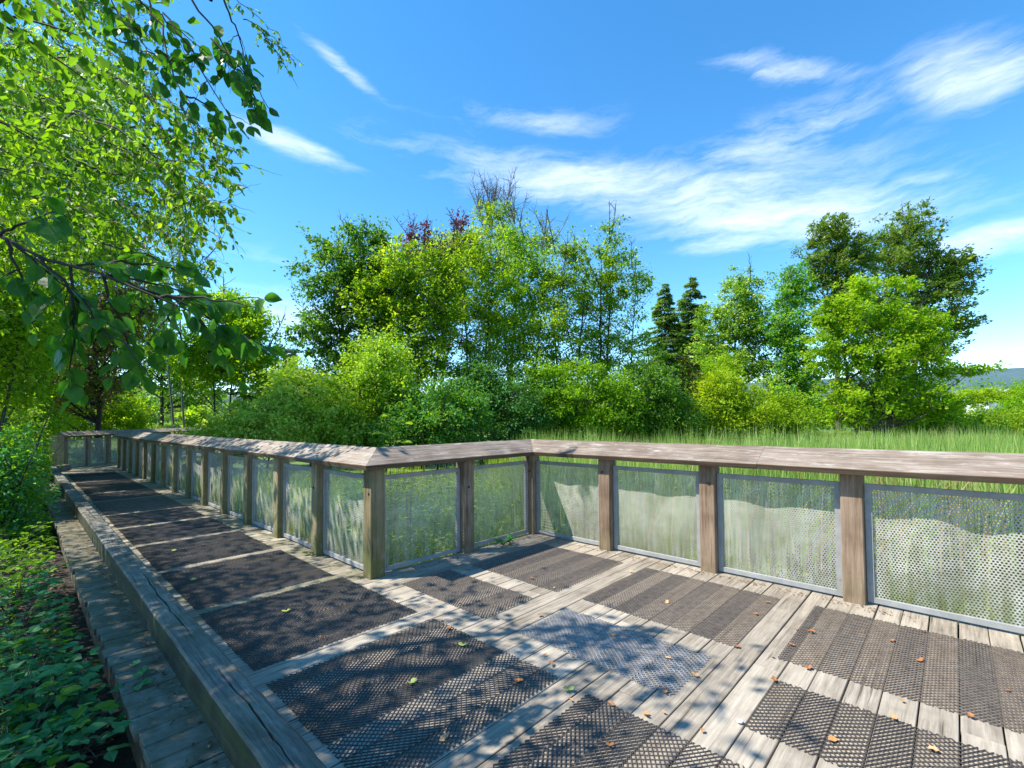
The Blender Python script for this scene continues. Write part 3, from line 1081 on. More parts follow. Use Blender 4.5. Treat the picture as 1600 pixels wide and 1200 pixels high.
def shrub(label, u, D, lobes, n, leaf, mat, seed, group='shrubs beyond the railings', name='shrub', **kw):
    kw.setdefault('n_limb', 26)
    kw.setdefault('trunk_r', 0.045)
    kw.setdefault('stems', [(-.3, -.4), (0, 0), (.3, .5)])
    return tree(name, label, 'shrub', bp(u, D), [ell(*l[:4], D, 0.85) for l in lobes], n, leaf, mat, seed, group=group, shell=0.4, per=70, spread=kw.pop('spread', 0.95), **kw)


CL = 'trees of the central clump'
# --- the central clump, D about 20-28 m
tree('leaning_tree', 'dark green leaning tree at the left end of the central clump, limbs spreading left', 'tree', bp(560, 22),
     [ell(520, 440, 60, 75, 22), ell(505, 520, 50, 45, 22), ell(565, 400, 55, 45, 22), ell(590, 480, 60, 80, 22), ell(545, 590, 70, 60, 22), ell(565, 362, 14, 18, 22)],
     12500, 0.14, 'deep', 11, per=38, spread=.72, trunk_r=0.16, stems=[(0, -.9), (0.3, 0.3)], n_limb=70, group=CL, mat2='mid', frac2=0.45, n_bare=4)
tree('leafy_tree', 'rounded yellow green tree in front of the plum red one', 'tree', bp(640, 21),
     [ell(640, 425, 60, 48, 21), ell(600, 470, 60, 50, 21), ell(670, 490, 65, 60, 21), ell(640, 560, 75, 60, 21), ell(705, 445, 30, 50, 21)],
     12000, 0.13, 'yellow', 12, per=40, spread=.75, trunk_r=0.12, stems=[(0, 0), (.4, .6)], n_limb=70, group=CL, mat2='mid', frac2=0.4, n_bare=3)
tree('plum_tree', 'dark red plum tree rising between green crowns', 'tree', bp(690, 26),
     [ell(668, 385, 42, 36, 26), ell(690, 430, 40, 60, 26), ell(715, 395, 35, 50, 26), ell(700, 500, 45, 60, 26)],
     5600, 0.13, 'red', 13, bark='bark_dark', trunk_r=0.13, n_limb=48, group=CL, up=0.8, n_bare=10)
tree('sparse_tree', 'tallest tree of the clump, with bare twiggy top', 'tree', bp(780, 26),
     [ell(775, 335, 42, 24, 26), ell(790, 390, 66, 40, 26), ell(740, 400, 50, 55, 26), ell(790, 460, 65, 60, 26), ell(845, 375, 28, 36, 26)],
     5600, 0.12, 'yellow', 14, bark='bark_grey', trunk_r=0.14, stems=[(-.3, -.3), (.3, .5)], n_limb=110, group=CL, up=0.9, n_bare=64, mat2='mid', frac2=.3)
for (nm, lab, u, D, lo, n, mt, sd_, st, r_) in [
    ('alder_tree', 'yellow green alder with thin trunks right of the bare twiggy top', 740, 22.5, [(745, 470, 55, 60), (730, 400, 42, 50), (770, 540, 50, 70), (735, 600, 45, 45)], 7600, 'yellow', 21, [(-.3, -.3), (.35, .3)], .075),
    ('alder_tree', 'thin alder with two dark stems in the middle of the clump', 812, 23.5, [(825, 430, 52, 60), (815, 510, 50, 60), (830, 585, 45, 60), (800, 380, 30, 30)], 6000, 'bright', 22, [(-.25, -.2), (.3, .2)], .08),
    ('alder_tree', 'alder leaning left at its foot, two black trunks low down', 880, 23, [(878, 440, 45, 60), (870, 520, 48, 60), (885, 590, 40, 55), (900, 390, 24, 30)], 5400, 'yellow', 23, [(-.1, -.5), (.5, .1)], .09),
    ('alder_tree', 'tall alder with upright topmost shoot and paired brown trunks', 940, 24, [(955, 430, 38, 50), (930, 480, 45, 60), (950, 385, 22, 34), (935, 560, 42, 60), (962, 352, 10, 14)], 5600, 'mid', 24, [(-.15, -.1), (.15, .2)], .10),
    ('alder_tree', 'airy alder at the right end of the clump with sky showing through', 972, 25, [(995, 440, 30, 50), (975, 500, 42, 60), (1000, 560, 36, 50), (965, 600, 40, 40)], 3300, 'mid', 25, [(0, .35)], .07)]:
    tree(nm, lab, 'tree', bp(u, D), [ell(*l, D) for l in lo], n, 0.115, mt, sd_, bark='bark_dark', trunk_r=r_, stems=st, n_limb=64, group=CL, up=0.7, n_bare=5,
         mat2='mid' if mt != 'mid' else 'yellow', frac2=0.45)
# undergrowth along the clump
SG = 'shrubs beyond the railings'
shrub('pale sunlit shrub behind the left railing, left of the clump', 400, 17, [(400, 665, 60, 45), (350, 680, 50, 30), (450, 650, 50, 50)], 8000, .105, 'pale', 31)
shrub('pale flowering shrub below the leaning tree', 500, 18, [(500, 640, 60, 60), (455, 600, 32, 40), (540, 670, 50, 40)], 9500, .105, 'pale', 32, mat2='bright', frac2=.4)
shrub('dense green shrub with pale tips under the rounded yellow green tree', 590, 18.5, [(590, 600, 60, 85), (560, 680, 50, 40), (635, 640, 40, 60)], 12500, .10, 'bright', 33, mat2='pale', frac2=.35)
shrub('blue green elder-like shrub behind the middle railing', 680, 17.5, [(680, 650, 60, 50), (640, 670, 50, 40), (720, 660, 40, 60)], 10500, .10, 'mid', 34, mat2='blue', frac2=.35)
shrub('dark shrub filling the foot of the clump behind the inner corner', 770, 20, [(770, 640, 70, 55), (820, 660, 55, 45), (740, 600, 40, 40)], 11500, .10, 'deep', 35, mat2='blue', frac2=.3)
shrub('bushy green shrub under the thin alders', 900, 21, [(900, 625, 70, 66), (860, 670, 50, 35), (955, 640, 50, 70), (840, 600, 34, 50)], 12500, .11, 'bright', 36, mat2='mid', frac2=.5)
shrub('mixed shrub at the right foot of the clump, dark inside', 1010, 22, [(1010, 620, 55, 65), (1050, 650, 45, 50), (980, 670, 50, 35)], 10000, .11, 'mid', 37, mat2='deep', frac2=.5)
shrub('small shrub with plum coloured shoots left of the yellow bush', 1075, 24, [(1075, 595, 22, 40), (1060, 630, 30, 30)], 2600, .11, 'red', 38, mat2='mid', frac2=.55)
shrub('large yellow bush in front of the conifers', 1160, 23, [(1115, 640, 45, 48), (1180, 655, 70, 52), (1130, 608, 34, 26), (1240, 675, 46, 34)], 15500, .11, 'yellow', 39)
shrub('light lime green bush behind the yellow bush', 1115, 30, [(1120, 585, 38, 30), (1100, 600, 30, 26)], 5000, .12, 'bright', 40, mat2='yellow', frac2=.5)
# --- right-hand group
RG = 'trees on the right'
# spruces


def spruce(label, u, D, v_top, half_px, seed, v_bot=640):
    r = np.random.default_rng(seed)
    b = bp(u, D)
    base = np.array([b[0], b[1], float(gz(*b)) - .1])
    T = thing('spruce_tree', tuple(base), label, 'conifer', 'dark conifers')
    top = at(u, v_top, D)[2]
    H = top - base[2]
    spine = np.array([base + UV * H * t + RV * 0.05 * sin(5 * t) for t in np.linspace(0, 1, 12)])
    paths = [(spine, np.linspace(.16, .01, 12))]
    R = half_px * D / FPX
    P, A = [], []
    z = 0.10
    while z < 0.985:
        nb = 8 if z < .8 else 6
        for i in range(nb):
            a = r.uniform(0, 2 * pi)
            rr_ = R * (1 - z) ** 0.78 * r.uniform(0.45, 1.15) + 0.12
            zj = min(.99, z + r.uniform(-.025, .025))
            o = base + UV * H * zj
            d = np.array([cos(a), sin(a), 0])
            e = o + d * rr_ + UV * (-0.18 * rr_ + 0.12 * rr_ * (z > .7))
            m = (o + e) / 2 + UV * 0.12 * rr_
            pth = bez(o, m, e, 6)
            paths.append((pth, np.linspace(.03, .006, 6)))
            k = int(24 + 95 * rr_)
            t = r.uniform(.12, 1.03, k) ** 0.8
            pp = np.array([np.interp(t, np.linspace(0, 1, 6), pth[:, j]) for j in range(3)]).T
            side = np.array([-sin(a), cos(a), 0])
            w = r.normal(0, .22, k) * rr_ * (1.2 - t)
            pp = pp + side * w[:, None] + UV * (-np.abs(r.normal(0, .09, k)))[:, None]
            P.append(pp)
            A.append(unit(d + side * np.sign(w)[:, None] * .8 + np.array([0, 0, -.3]) + r.normal(0, .25, (k, 3))))
        z += r.uniform(.013, .026)
    P = np.concatenate(P)
    A = np.concatenate(A)
    V, F = tube_arrays(paths, 5)
    obj('trunk', mesh_np('trunk', V - base, F), M['bark_dark'], T, smooth=True)
    V, F = leaf_arrays(P, A, unit(UV + rnd_dirs(len(P), r) * .5), r.uniform(.14, .28, len(P)), r.uniform(.07, .12, len(P)), SH_QUAD)
    tag(obj('crown', mesh_np('crown', V - base, F), LF['spruce'], T), kind='stuff')


spruce('smaller dark conifer, left of the taller one behind the shrubs', 1042, 38, 442, 62, 51)
spruce('taller dark conifer with pointed top beside the smaller one', 1084, 40, 430, 74, 52)
tree('maple_tree', 'rounded green tree with visible straight dark trunk, right of the conifers', 'tree', bp(1160, 35),
     [ell(1160, 460, 40, 40, 35), ell(1130, 510, 50, 38, 35), ell(1180, 520, 40, 42, 35), ell(1120, 560, 55, 28, 35), ell(1165, 575, 48, 22, 35)],
     10500, 0.17, 'mid', 61, per=40, spread=.75, bark='bark_dark', trunk_r=0.17, n_limb=60, group=RG, mat2='pale', frac2=.3, n_bare=3)
tree('leafy_tree', 'green tree left of the big yellow green one, blue green at its foot', 'tree', bp(1235, 33),
     [ell(1235, 450, 34, 34, 33), ell(1230, 510, 40, 50, 33), ell(1240, 580, 42, 50, 33), ell(1225, 620, 45, 32, 33)],
     10500, 0.16, 'bright', 62, per=40, spread=.75, trunk_r=0.15, n_limb=55, group=RG, mat2='blue', frac2=.45, n_bare=3)
wind = (RV * 0.75 + UV * 0.5)
tree('cottonwood_tree', 'tall dark cottonwood on the right, its crown blown to the right', 'tree', bp(1400, 46),
     [ell(1420, 360, 45, 42, 46), ell(1400, 400, 60, 45, 46), ell(1465, 420, 52, 36, 46), ell(1430, 470, 75, 45, 46), ell(1488, 500, 45, 32, 46), ell(1495, 440, 36, 30, 46), ell(1380, 500, 60, 50, 46), ell(1455, 545, 40, 30, 46)],
     15500, 0.23, 'olive', 63, per=34, spread=.62, trunk_r=0.34, n_limb=120, bias=tuple(wind * .75), group=RG, n_bare=2)
tree('cottonwood_tree', 'dark cottonwood crown just left of and lower than the tallest one', 'tree', bp(1310, 44),
     [ell(1300, 365, 36, 30, 44), ell(1290, 410, 40, 34, 44), ell(1335, 400, 36, 36, 44), ell(1310, 460, 50, 50, 44)],
     8800, 0.21, 'olive', 64, per=34, spread=.62, trunk_r=0.3, n_limb=80, bias=tuple(wind * .4), group=RG, n_bare=2)
tree('maple_tree', 'big yellow green tree in front of the cottonwoods, several stems', 'tree', bp(1362, 28),
     [ell(1330, 490, 44, 34, 28), ell(1400, 500, 46, 34, 28), ell(1300, 540, 42, 45, 28), ell(1370, 560, 70, 55, 28), ell(1440, 550, 48, 55, 28), ell(1330, 630, 62, 45, 28),
      ell(1420, 625, 60, 42, 28), ell(1470, 640, 34, 26, 28), ell(1345, 448, 30, 24, 28), ell(1410, 452, 24, 22, 28), ell(1292, 492, 22, 26, 28), ell(1455, 500, 22, 24, 28), ell(1500, 580, 44, 9, 28)],
     19500, 0.155, 'yellow', 65, per=40, spread=.72, trunk_r=0.15, stems=[(-.6, -1.4), (0, 0.2), (.3, 1.5)], n_limb=120, group=RG, mat2='bright', frac2=.5)
shrub('low dark hedge-like bush at the foot of the big yellow green tree', 1470, 30, [(1470, 665, 55, 26), (1420, 672, 45, 22)], 6500, .13, 'mid', 66, mat2='yellow', frac2=.3)
shrub('bush with reddish tips at the right edge of the picture', 1560, 31, [(1560, 662, 60, 26), (1510, 672, 40, 22)], 7500, .13, 'yellow', 67, mat2='mid', frac2=.4)
shrub('bright bush at the right edge in front of the white trailer', 1590, 40, [(1592, 645, 26, 22), (1625, 630, 40, 40)], 4000, .15, 'bright', 68)
shrub('yellowish far bush left of the pale trailer', 1535, 75, [(1530, 620, 34, 14), (1580, 618, 22, 11)], 3500, .28, 'yellow', 69)

# --- left: small tree and masses along the walkway
tree('young_tree', 'small bright green tree with slim trunk standing behind the left railing', 'tree', bp(350, 21),
     [ell(370, 530, 62, 55, 21), ell(400, 585, 45, 45, 21), ell(330, 560, 50, 55, 21), ell(350, 480, 40, 34, 21), ell(390, 500, 30, 40, 21)],
     10500, 0.13, 'bright', 71, trunk_r=0.06, stems=[(0, 0), (-.4, -.2)], n_limb=60, group=None, mat2='yellow', frac2=.3, n_bare=2)
tree('twiggy_tree', 'half bare grey tree behind the overhanging leaves on the left', 'tree', bp(285, 25),
     [ell(270, 340, 50, 60, 25), ell(290, 410, 45, 50, 25), ell(240, 430, 50, 60, 25)],
     1800, 0.10, 'mid', 72, bark='bark_grey', trunk_r=0.06, stems=[(-.2, -.5), (.2, .3)], n_limb=60, n_bare=50)
tree('plum_tree', 'reddish leaved tree half hidden by green on the left', 'tree', bp(160, 19),
     [ell(150, 400, 70, 55, 19), ell(120, 520, 90, 75, 19), ell(190, 480, 60, 60, 19), ell(110, 600, 90, 40, 19)],
     15500, 0.11, 'pink', 73, bark='bark_dark', trunk_r=0.12, n_limb=75, mat2='mid', frac2=.45)
tree('leafy_tree', 'tall sunlit green tree behind the left walkway edge', 'tree', (-22.5, -2.2),
     [ell(60, 220, 110, 110, 15), ell(150, 330, 80, 80, 15), ell(30, 420, 90, 100, 15), ell(-40, 300, 90, 150, 15), ell(200, 250, 50, 70, 15), ell(100, 130, 110, 60, 15)],
     26000, 0.085, 'bright', 74, trunk_r=0.16, n_limb=130, stems=[(0, 0), (.3, .5)], mat2='yellow', frac2=.45)
tree('leafy_tree', 'green tree closing the view beyond the far bend', 'tree', bp(250, 33),
     [ell(260, 560, 60, 60, 33), ell(210, 520, 60, 70, 33), ell(300, 600, 50, 40, 33)],
     8000, 0.16, 'mid', 75, trunk_r=0.14, n_limb=60, mat2='bright', frac2=.4)
for i, (nm, u, D, x, lo, n, lf, mt, m2) in enumerate([
    ('sunny yellowish shrub just beyond the far railing', 160, 25, 0, [(150, 635, 60, 46), (100, 640, 50, 56), (200, 655, 40, 30), (125, 590, 40, 30)], 14000, .10, 'yellow', 'bright'),
    ('broad leafed green shrub left of the lawn', 205, 29, 0, [(200, 640, 36, 36), (170, 610, 30, 30)], 4500, .15, 'mid', 'blue'),
    ('leafy shrub left of the end post', 60, 22, 0, [(50, 620, 60, 70), (20, 560, 60, 70), (75, 690, 30, 40)], 11000, .09, 'bright', 'mid'),
    ('tall shrub against the left edge of the picture, middle height', 0, 13, 0, [(-10, 560, 70, 110), (-30, 440, 70, 90), (20, 650, 50, 60)], 14000, .075, 'mid', 'bright'),
    ('small leafy plant on the lawn beyond the far railing', 300, 27, 0, [(298, 655, 26, 12), (310, 665, 24, 8)], 700, .22, 'bright', 'pale')]):
    shrub(nm, u, D, lo, n, lf, mt, 80 + i, group='shrubs on the left of the boardwalk', mat2=m2, frac2=.4)
shrub('hedge of bright leaves behind the wire fence', 280, 52, [(250, 635, 50, 24), (310, 632, 50, 24), (210, 620, 40, 30)], 6500, .22, 'pale', 90, group='shrubs on the left of the boardwalk', mat2='deep', frac2=.4)
# far poplars in the gap
for i, (u, lab) in enumerate([(447, 'left of the two slender far poplars'), (457, 'right of the two slender far poplars')]):
    D = 150
    tree('poplar_tree', lab, 'tree', bp(u, D), [ell(u, 590, 5, 45, D), ell(u + 1, 560, 3.5, 22, D)], 1500, .7, 'poplar', 95 + i, trunk_r=.3, n_limb=40, group='far poplars', up=1.2, twig=False)
shrub('distant grey green thicket seen through the gap left of the clump', 470, 90, [(465, 600, 30, 30), (500, 615, 50, 30), (430, 612, 36, 30)], 7000, .45, 'poplar', 97)
for i, (u, v, lab) in enumerate([(560, 635, 'distant thicket behind the leaning tree'), (700, 640, 'distant thicket behind the middle of the clump'), (850, 640, 'distant thicket seen between the thin alders'),
                                 (1000, 640, 'distant thicket behind the right end of the clump'), (1200, 640, 'distant thicket behind the right-hand trees'), (1370, 645, 'distant thicket behind the big yellow green tree')]):
    shrub(lab, u, 55, [(u, v, 85, 26), (u + 60, v + 8, 60, 22)], 4200, .33, 'mid', 200 + i, mat2='bright', frac2=.3)

# ------------------------------------------------------------------ reeds, grass, meadow
def blades(name, label, cat, pts, hmin, hmax, wd, mat, seed, lean=0.18, kind='stuff', seg=3):
    r = np.random.default_rng(seed)
    n = len(pts)
    base = np.c_[pts, gz(pts[:, 0], pts[:, 1]) - 0.03]
    a = r.uniform(0, 2 * pi, n)
    d = np.stack([np.cos(a), np.sin(a), np.zeros(n)], -1)
    b = r.uniform(0, 2 * pi, n)
    ln = np.stack([np.cos(b), np.sin(b), np.zeros(n)], -1) * np.abs(r.normal(0, lean, n))[:, None]
    cf = .5 + .25 * (np.sin(pts[:, 0] * 1.9 + seed) * np.sin(pts[:, 1] * 2.3 + seed) + np.sin(pts[:, 0] * .7 - seed) * np.sin(pts[:, 1] * .9))
    h = hmin + (hmax - hmin) * np.clip(.35 * r.uniform(0, 1, n) + .85 * cf, 0, 1.15)
    V = []
    for k in range(seg + 1):
        t = k / seg
        c = base + UV * (h * t * (1 - 0.15 * t * np.linalg.norm(ln, axis=1)))[:, None] + ln * (h * t ** 2)[:, None]
        w = wd * (1 - t ** 2.2) * r.uniform(.8, 1.2, n) / 2
        if k < seg:
            V += [c - d * w[:, None], c + d * w[:, None]]
        else:
            V += [c]
    V = np.stack(V, 1)
    m = V.shape[1]
    f3 = []
    for k in range(seg - 1):
        q = 2 * k
        f3 += [[q, q + 1, q + 3], [q, q + 3, q + 2]]
    q = 2 * (seg - 1)
    f3 += [[q, q + 1, q + 2]]
    F = np.array(f3)[None] + (np.arange(n) * m)[:, None, None]
    o = obj(name, mesh_np(name, V.reshape(-1, 3), F.reshape(-1, 3)), LF[mat])
    return tag(o, label, cat, None, kind)


def scatter(n, umin, umax, Dmin, Dmax, seed, ok=None, power=1.0):
    r = np.random.default_rng(seed)
    D = Dmin + (Dmax - Dmin) * r.uniform(0, 1, n) ** power
    u = r.uniform(umin, umax, n)
    p = FV[None] * D[:, None] + RV[None] * ((u - 800) / FPX * D)[:, None]
    p = p[:, :2]
    p = p + r.normal(0, .05, p.shape)
    m = ~((p[:, 1] < 5.05) & (p[:, 0] > -4.5)) & ~(p[:, 1] < 2.75)
    if ok is not None:
        m &= ok(p)
    return p[m]


inwater = lambda p: ((p[:, 0] - wc[0]) / 8.0) ** 2 + ((p[:, 1] - wc[1]) / 2.3) ** 2 < 1
r9 = np.random.default_rng(99)
blades('cattail_reeds', 'tall green cattail leaves rising behind the right railing', 'reeds', scatter(15000, 800, 1720, 6.0, 15.5, 101, lambda p: ~inwater(p) | (r9.uniform(0, 1, len(p)) < .22)), 1.1, 1.95, .022, 'reed', 1, .13)
def clumpy(p, f=1.1, thr=.42, seed=0):
    a = np.sin(p[:, 0] * f + seed) * np.sin(p[:, 1] * f * 1.3 - seed) + .6 * np.sin(p[:, 0] * f * 2.7 + 2 + seed) * np.sin(p[:, 1] * f * 2.1)
    return (a * .5 + .5) > thr * np.random.default_rng(seed).uniform(.2, 1.6, len(p))


LF['dry'] = leaf_mat('dry_reed', [(0.20, 0.14, 0.06), (0.38, 0.29, 0.13), (0.55, 0.46, 0.26)], 0.3)
blades('dry_reeds', 'dead tan stalks standing among the green cattails', 'reeds', scatter(5200, 800, 1750, 6, 26, 121), .8, 1.8, .02, 'dry', 11, .3)
blades('tall_reeds', 'tallest reed clumps rising above the rail near the inner corner', 'reeds', scatter(7500, 830, 1720, 7.0, 13, 122, lambda p: clumpy(p, 1.6, .7, 3)), 1.3, 2.2, .026, 'reed', 12, .14)
blades('tall_meadow_grass', 'rough tufts in the sunny meadow on the right', 'grass', scatter(9000, 1150, 1800, 15, 30, 123, lambda p: clumpy(p, .8, .9, 5)), .9, 1.7, .045, 'reed', 13, .25)
blades('reed_bed', 'paler reeds and sedge farther out in the marsh', 'reeds', scatter(15000, 760, 1750, 13, 25, 103), .7, 1.35, .032, 'grass', 2, .16)
blades('marsh_grass', 'bright grass right behind the railing panels', 'grass', scatter(15000, 560, 1750, 4.0, 11, 104, lambda p: ~inwater(p)), .3, .85, .014, 'grass', 3, .3)
blades('bank_grass', 'rough grass behind the left and middle railings', 'grass', scatter(11000, 150, 880, 5.5, 16, 105), .35, .95, .018, 'grass', 4, .3)
blades('meadow_grass', 'open sunny meadow grass beyond the reeds on the right', 'grass', scatter(17000, 1050, 1800, 22, 42, 106, power=.8), .6, 1.3, .06, 'grass', 5, .2)
blades('field_grass', 'short grass of the lawn beyond the far railing', 'grass', scatter(9000, 180, 380, 24, 50, 107), .06, .25, .05, 'grass', 6, .4)
# dense leafy weeds low behind the panels
def carpet(name, label, pts, zlo, zhi, leaf, mat, seed, cat='ground cover'):
    r = np.random.default_rng(seed)
    n = len(pts)
    P = np.c_[pts, gz(pts[:, 0], pts[:, 1]) + r.uniform(zlo, zhi, n)]
    Ls = leaf * r.uniform(.6, 1.3, n)
    V, F = leaf_arrays(P, unit(rnd_dirs(n, r) * [1, 1, .4]), unit(UV + rnd_dirs(n, r) * .6), Ls, Ls * .65, SH_QUAD)
    return tag(obj(name, mesh_np(name, V, F), LF[mat]), label, cat, None, 'stuff')


carpet('nettle_patch', 'leafy weeds growing behind the middle railing panels', scatter(9000, 540, 1000, 5.6, 12, 111), 0, .75, .09, 'bright', 7)
carpet('weed_patch', 'mixed low weeds in the marsh behind the right railing panels', scatter(9000, 850, 1700, 5.0, 11, 112, lambda p: ~inwater(p)), 0, .55, .07, 'yellow', 8)

# ------------------------------------------------------------------ left bank: brambles and litter
def edge_cut(P):
    return ~((P[:, 1] > 0.50) & (P[:, 2] < 2.6) & (P[:, 0] > -21)) & ~((P[:, 1] > 1.2) & (P[:, 0] > -21))


wallr = np.random.default_rng(5)
WL = [('low bush with bluish leaves at the left edge above the brambles', 7.2, [(-15, 800, 60, 60), (-40, 740, 70, 70)], 6500, .055, 'blue', 'bright'),
      ('bush with bright tips overhanging the board edge halfway up the left side', 9.5, [(10, 745, 55, 55), (-30, 680, 70, 80), (40, 790, 30, 26)], 8500, .06, 'bright', 'pale'),
      ('leafy bush beside the far half of the walkway', 12.5, [(25, 700, 50, 60), (-20, 620, 60, 90), (55, 735, 26, 26)], 9000, .07, 'bright', 'mid'),
      ('dense bush left of the far kerb corner', 16.5, [(45, 680, 38, 56), (0, 610, 60, 80), (62, 708, 20, 22)], 8500, .075, 'bright', 'yellow'),
      ('tall bush with sunlit top behind the far kerb corner', 20.5, [(40, 600, 50, 70), (70, 660, 28, 44), (0, 520, 60, 60)], 9000, .085, 'bright', 'yellow'),
      ('big leafy hazel-like bush filling the left edge at mid height', 8.5, [(-30, 560, 80, 90), (-60, 440, 90, 90), (10, 500, 50, 60)], 10500, .07, 'bright', 'yellow'),
      ('bush hanging over the left edge of the picture just under the near branch', 11.0, [(30, 450, 60, 60), (-20, 380, 70, 80), (60, 540, 40, 50)], 10000, .075, 'bright', 'yellow')]
for i, (lab, D, lo, n_, lf, mt, m2) in enumerate(WL):
    c0 = at(lo[0][0] - 40, 700, D)
    tree('bank_bush', lab, 'bush', (c0[0], min(c0[1], -.2)), [ell(*l, D, 1.0) for l in lo], n_, lf, mt, 300 + i, trunk_r=.04, stems=[(-.3, -.3), (0, 0), (.3, .3)], n_limb=46, shell=.42,
         group='bushes on the left bank', mat2=m2, frac2=.4, cut=edge_cut, per=30)
# leaf litter, twigs on the bare soil
n = 5200
P = np.c_[wallr.uniform(-9, -1.0, n), wallr.uniform(-1.6, .40, n)]
Pz = np.c_[P, gz(P[:, 0], P[:, 1]) + wallr.uniform(0.0, .04, n)]
lit, tl_, bl_ = new_mat('dead_leaf_litter')
geo = tl_.node('ShaderNodeNewGeometry')
tl_.l.new(tl_.ramp(geo.outputs['Random Per Island'], [(0, (.04, .025, .015)), (.5, (.13, .075, .04)), (1, (.28, .18, .11))]), bl_.inputs['Base Color'])
bl_.inputs['Roughness'].default_value = .8
Ls = .05 * wallr.uniform(.5, 1.4, n)
V, F = leaf_arrays(Pz, unit(rnd_dirs(n, wallr) * [1, 1, .25]), unit(UV + rnd_dirs(n, wallr) * .45), Ls, Ls * .55)
n = 1500
xx = -1.2 - 19 * wallr.uniform(0, 1, n) ** 1.3
side = wallr.uniform(0, 1, n)
yy = np.where(side < .5, .655 - np.abs(wallr.normal(0, .05, n)), np.where(side < .7, .44 + .2 * wallr.uniform(0, 1, n), .865 + np.abs(wallr.normal(0, .025, n))))
P2 = np.c_[xx, yy, .004 + wallr.uniform(0, .01, n)]
L2 = .028 * wallr.uniform(.3, 1.3, n)
V2, F2 = leaf_arrays(P2, unit(rnd_dirs(n, wallr) * [1, 1, .12]), unit(UV + rnd_dirs(n, wallr) * .3), L2, L2 * .5)
n = 1100      # crumbs gathered at the foot of the railings and in the inner corner
q = wallr.uniform(0, 1, n)
xx = np.where(q < .4, wallr.uniform(-4.03, -.2, n), np.where(q < .7, -4.03 + np.abs(wallr.normal(0, .05, n)), -4.1 - 14 * wallr.uniform(0, 1, n) ** 1.3))
yy = np.where(q < .4, 4.64 - np.abs(wallr.normal(0, .05, n)), np.where(q < .7, wallr.uniform(2.5, 4.6, n), 2.30 - np.abs(wallr.normal(0, .04, n))))
P3 = np.c_[xx, yy, .004 + wallr.uniform(0, .008, n)]
L3 = .022 * wallr.uniform(.3, 1.3, n)
V3, F3 = leaf_arrays(P3, unit(rnd_dirs(n, wallr) * [1, 1, .12]), unit(UV + rnd_dirs(n, wallr) * .3), L3, L3 * .5)
tag(obj('deck_litter', mesh_np('deck_litter', np.r_[V2, V3], np.r_[F2, F3 + len(V2)]), lit), 'crumbled dead leaves gathered along the kerb, the railing feet and the board ends', 'leaf litter', None, 'stuff')
tag(obj('leaf_litter', mesh_np('leaf_litter', V, F), lit), 'brown dead leaves on the soil beside the boardwalk edge', 'leaf litter', None, 'stuff')
sticks = []
for i in range(150):
    x, y = wallr.uniform(-7, -1.2), wallr.uniform(-1.2, .36)
    a = wallr.uniform(0, pi)
    L = wallr.uniform(.12, .5)
    z = float(gz(x, y)) + .03
    d = np.array([cos(a), sin(a), wallr.uniform(-.05, .35)]) * L
    p = np.array([x, y, z])
    if max(p[1], (p + d)[1]) > .39:
        continue
    sticks.append((np.array([p, p + d * .5 + [0, 0, .02], p + d]), np.array([.005, .004, .002])))
m_st = simple('dry_twig', (.34, .25, .16), .8, 0, (.16, .11, .07), 20)
tag(tubes('dry_twigs', sticks, m_st, None, 4), 'dry straw coloured twigs lying on the soil by the boards', 'twigs', None, 'stuff')

vp = []
for k in range(11000):
    x = -1.6 - 14 * wallr.uniform() ** 1.5
    y = .40 - abs(wallr.normal(0, .5)) * (1.0 if x < -6 else .8)
    if wallr.uniform() < .5 + .5 * math.sin(x * 2.1 + 1.3 * math.sin(y * 5)) and x > -9:
        continue
    if x > -9.5 and y > .30 - .30 * sstep(x, -9.5, -6.5) + .06 * math.sin(x * 5):
        continue
    vp.append((x, y))
vp = np.array(vp)
r_ = np.random.default_rng(44)
Pv = np.c_[vp, gz(vp[:, 0], vp[:, 1]) + r_.uniform(.03, .30, len(vp)) * (1 - sstep(vp[:, 1], -.3, .5) * .4)]
Ls = .045 * r_.uniform(.6, 1.4, len(vp))
V, F = leaf_arrays(Pv, unit(rnd_dirs(len(vp), r_) * [1, 1, .4]), unit(UV + rnd_dirs(len(vp), r_) * .5), Ls, Ls * .7, SH_OVATE)
tag(obj('ground_vine', mesh_np('ground_vine', V, F), LF['bright']), 'small leaved vines creeping over the soil beside the boardwalk', 'ground cover', None, 'stuff')
# low bramble plants: compound leaves on arching stems
ov_me = {}


def leaf_me(mat, name='leaf'):
    if (mat, name) not in ov_me:
        sv, sf = SH_LEAF
        V = sv.copy()
        V[:, 1] *= .86
        me = mesh_np(name, V, [tuple(f) for f in sf])
        me.materials.append(LF[mat])
        ov_me[(mat, name)] = me
    return ov_me[(mat, name)]


def place_leaf(parent, p, ax, nrm, L, mat):
    ax = unit(np.array(ax, float))
    b = unit(np.cross(nrm, ax))
    nn = np.cross(ax, b)
    o = bpy.data.objects.new('leaf', leaf_me(mat))
    COL.objects.link(o)
    o.parent = parent
    mt = Matrix(((ax[0], b[0], nn[0], p[0]), (ax[1], b[1], nn[1], p[1]), (ax[2], b[2], nn[2], p[2]), (0, 0, 0, 1)))
    o.matrix_local = mt @ Matrix.Scale(L, 4)
    return o


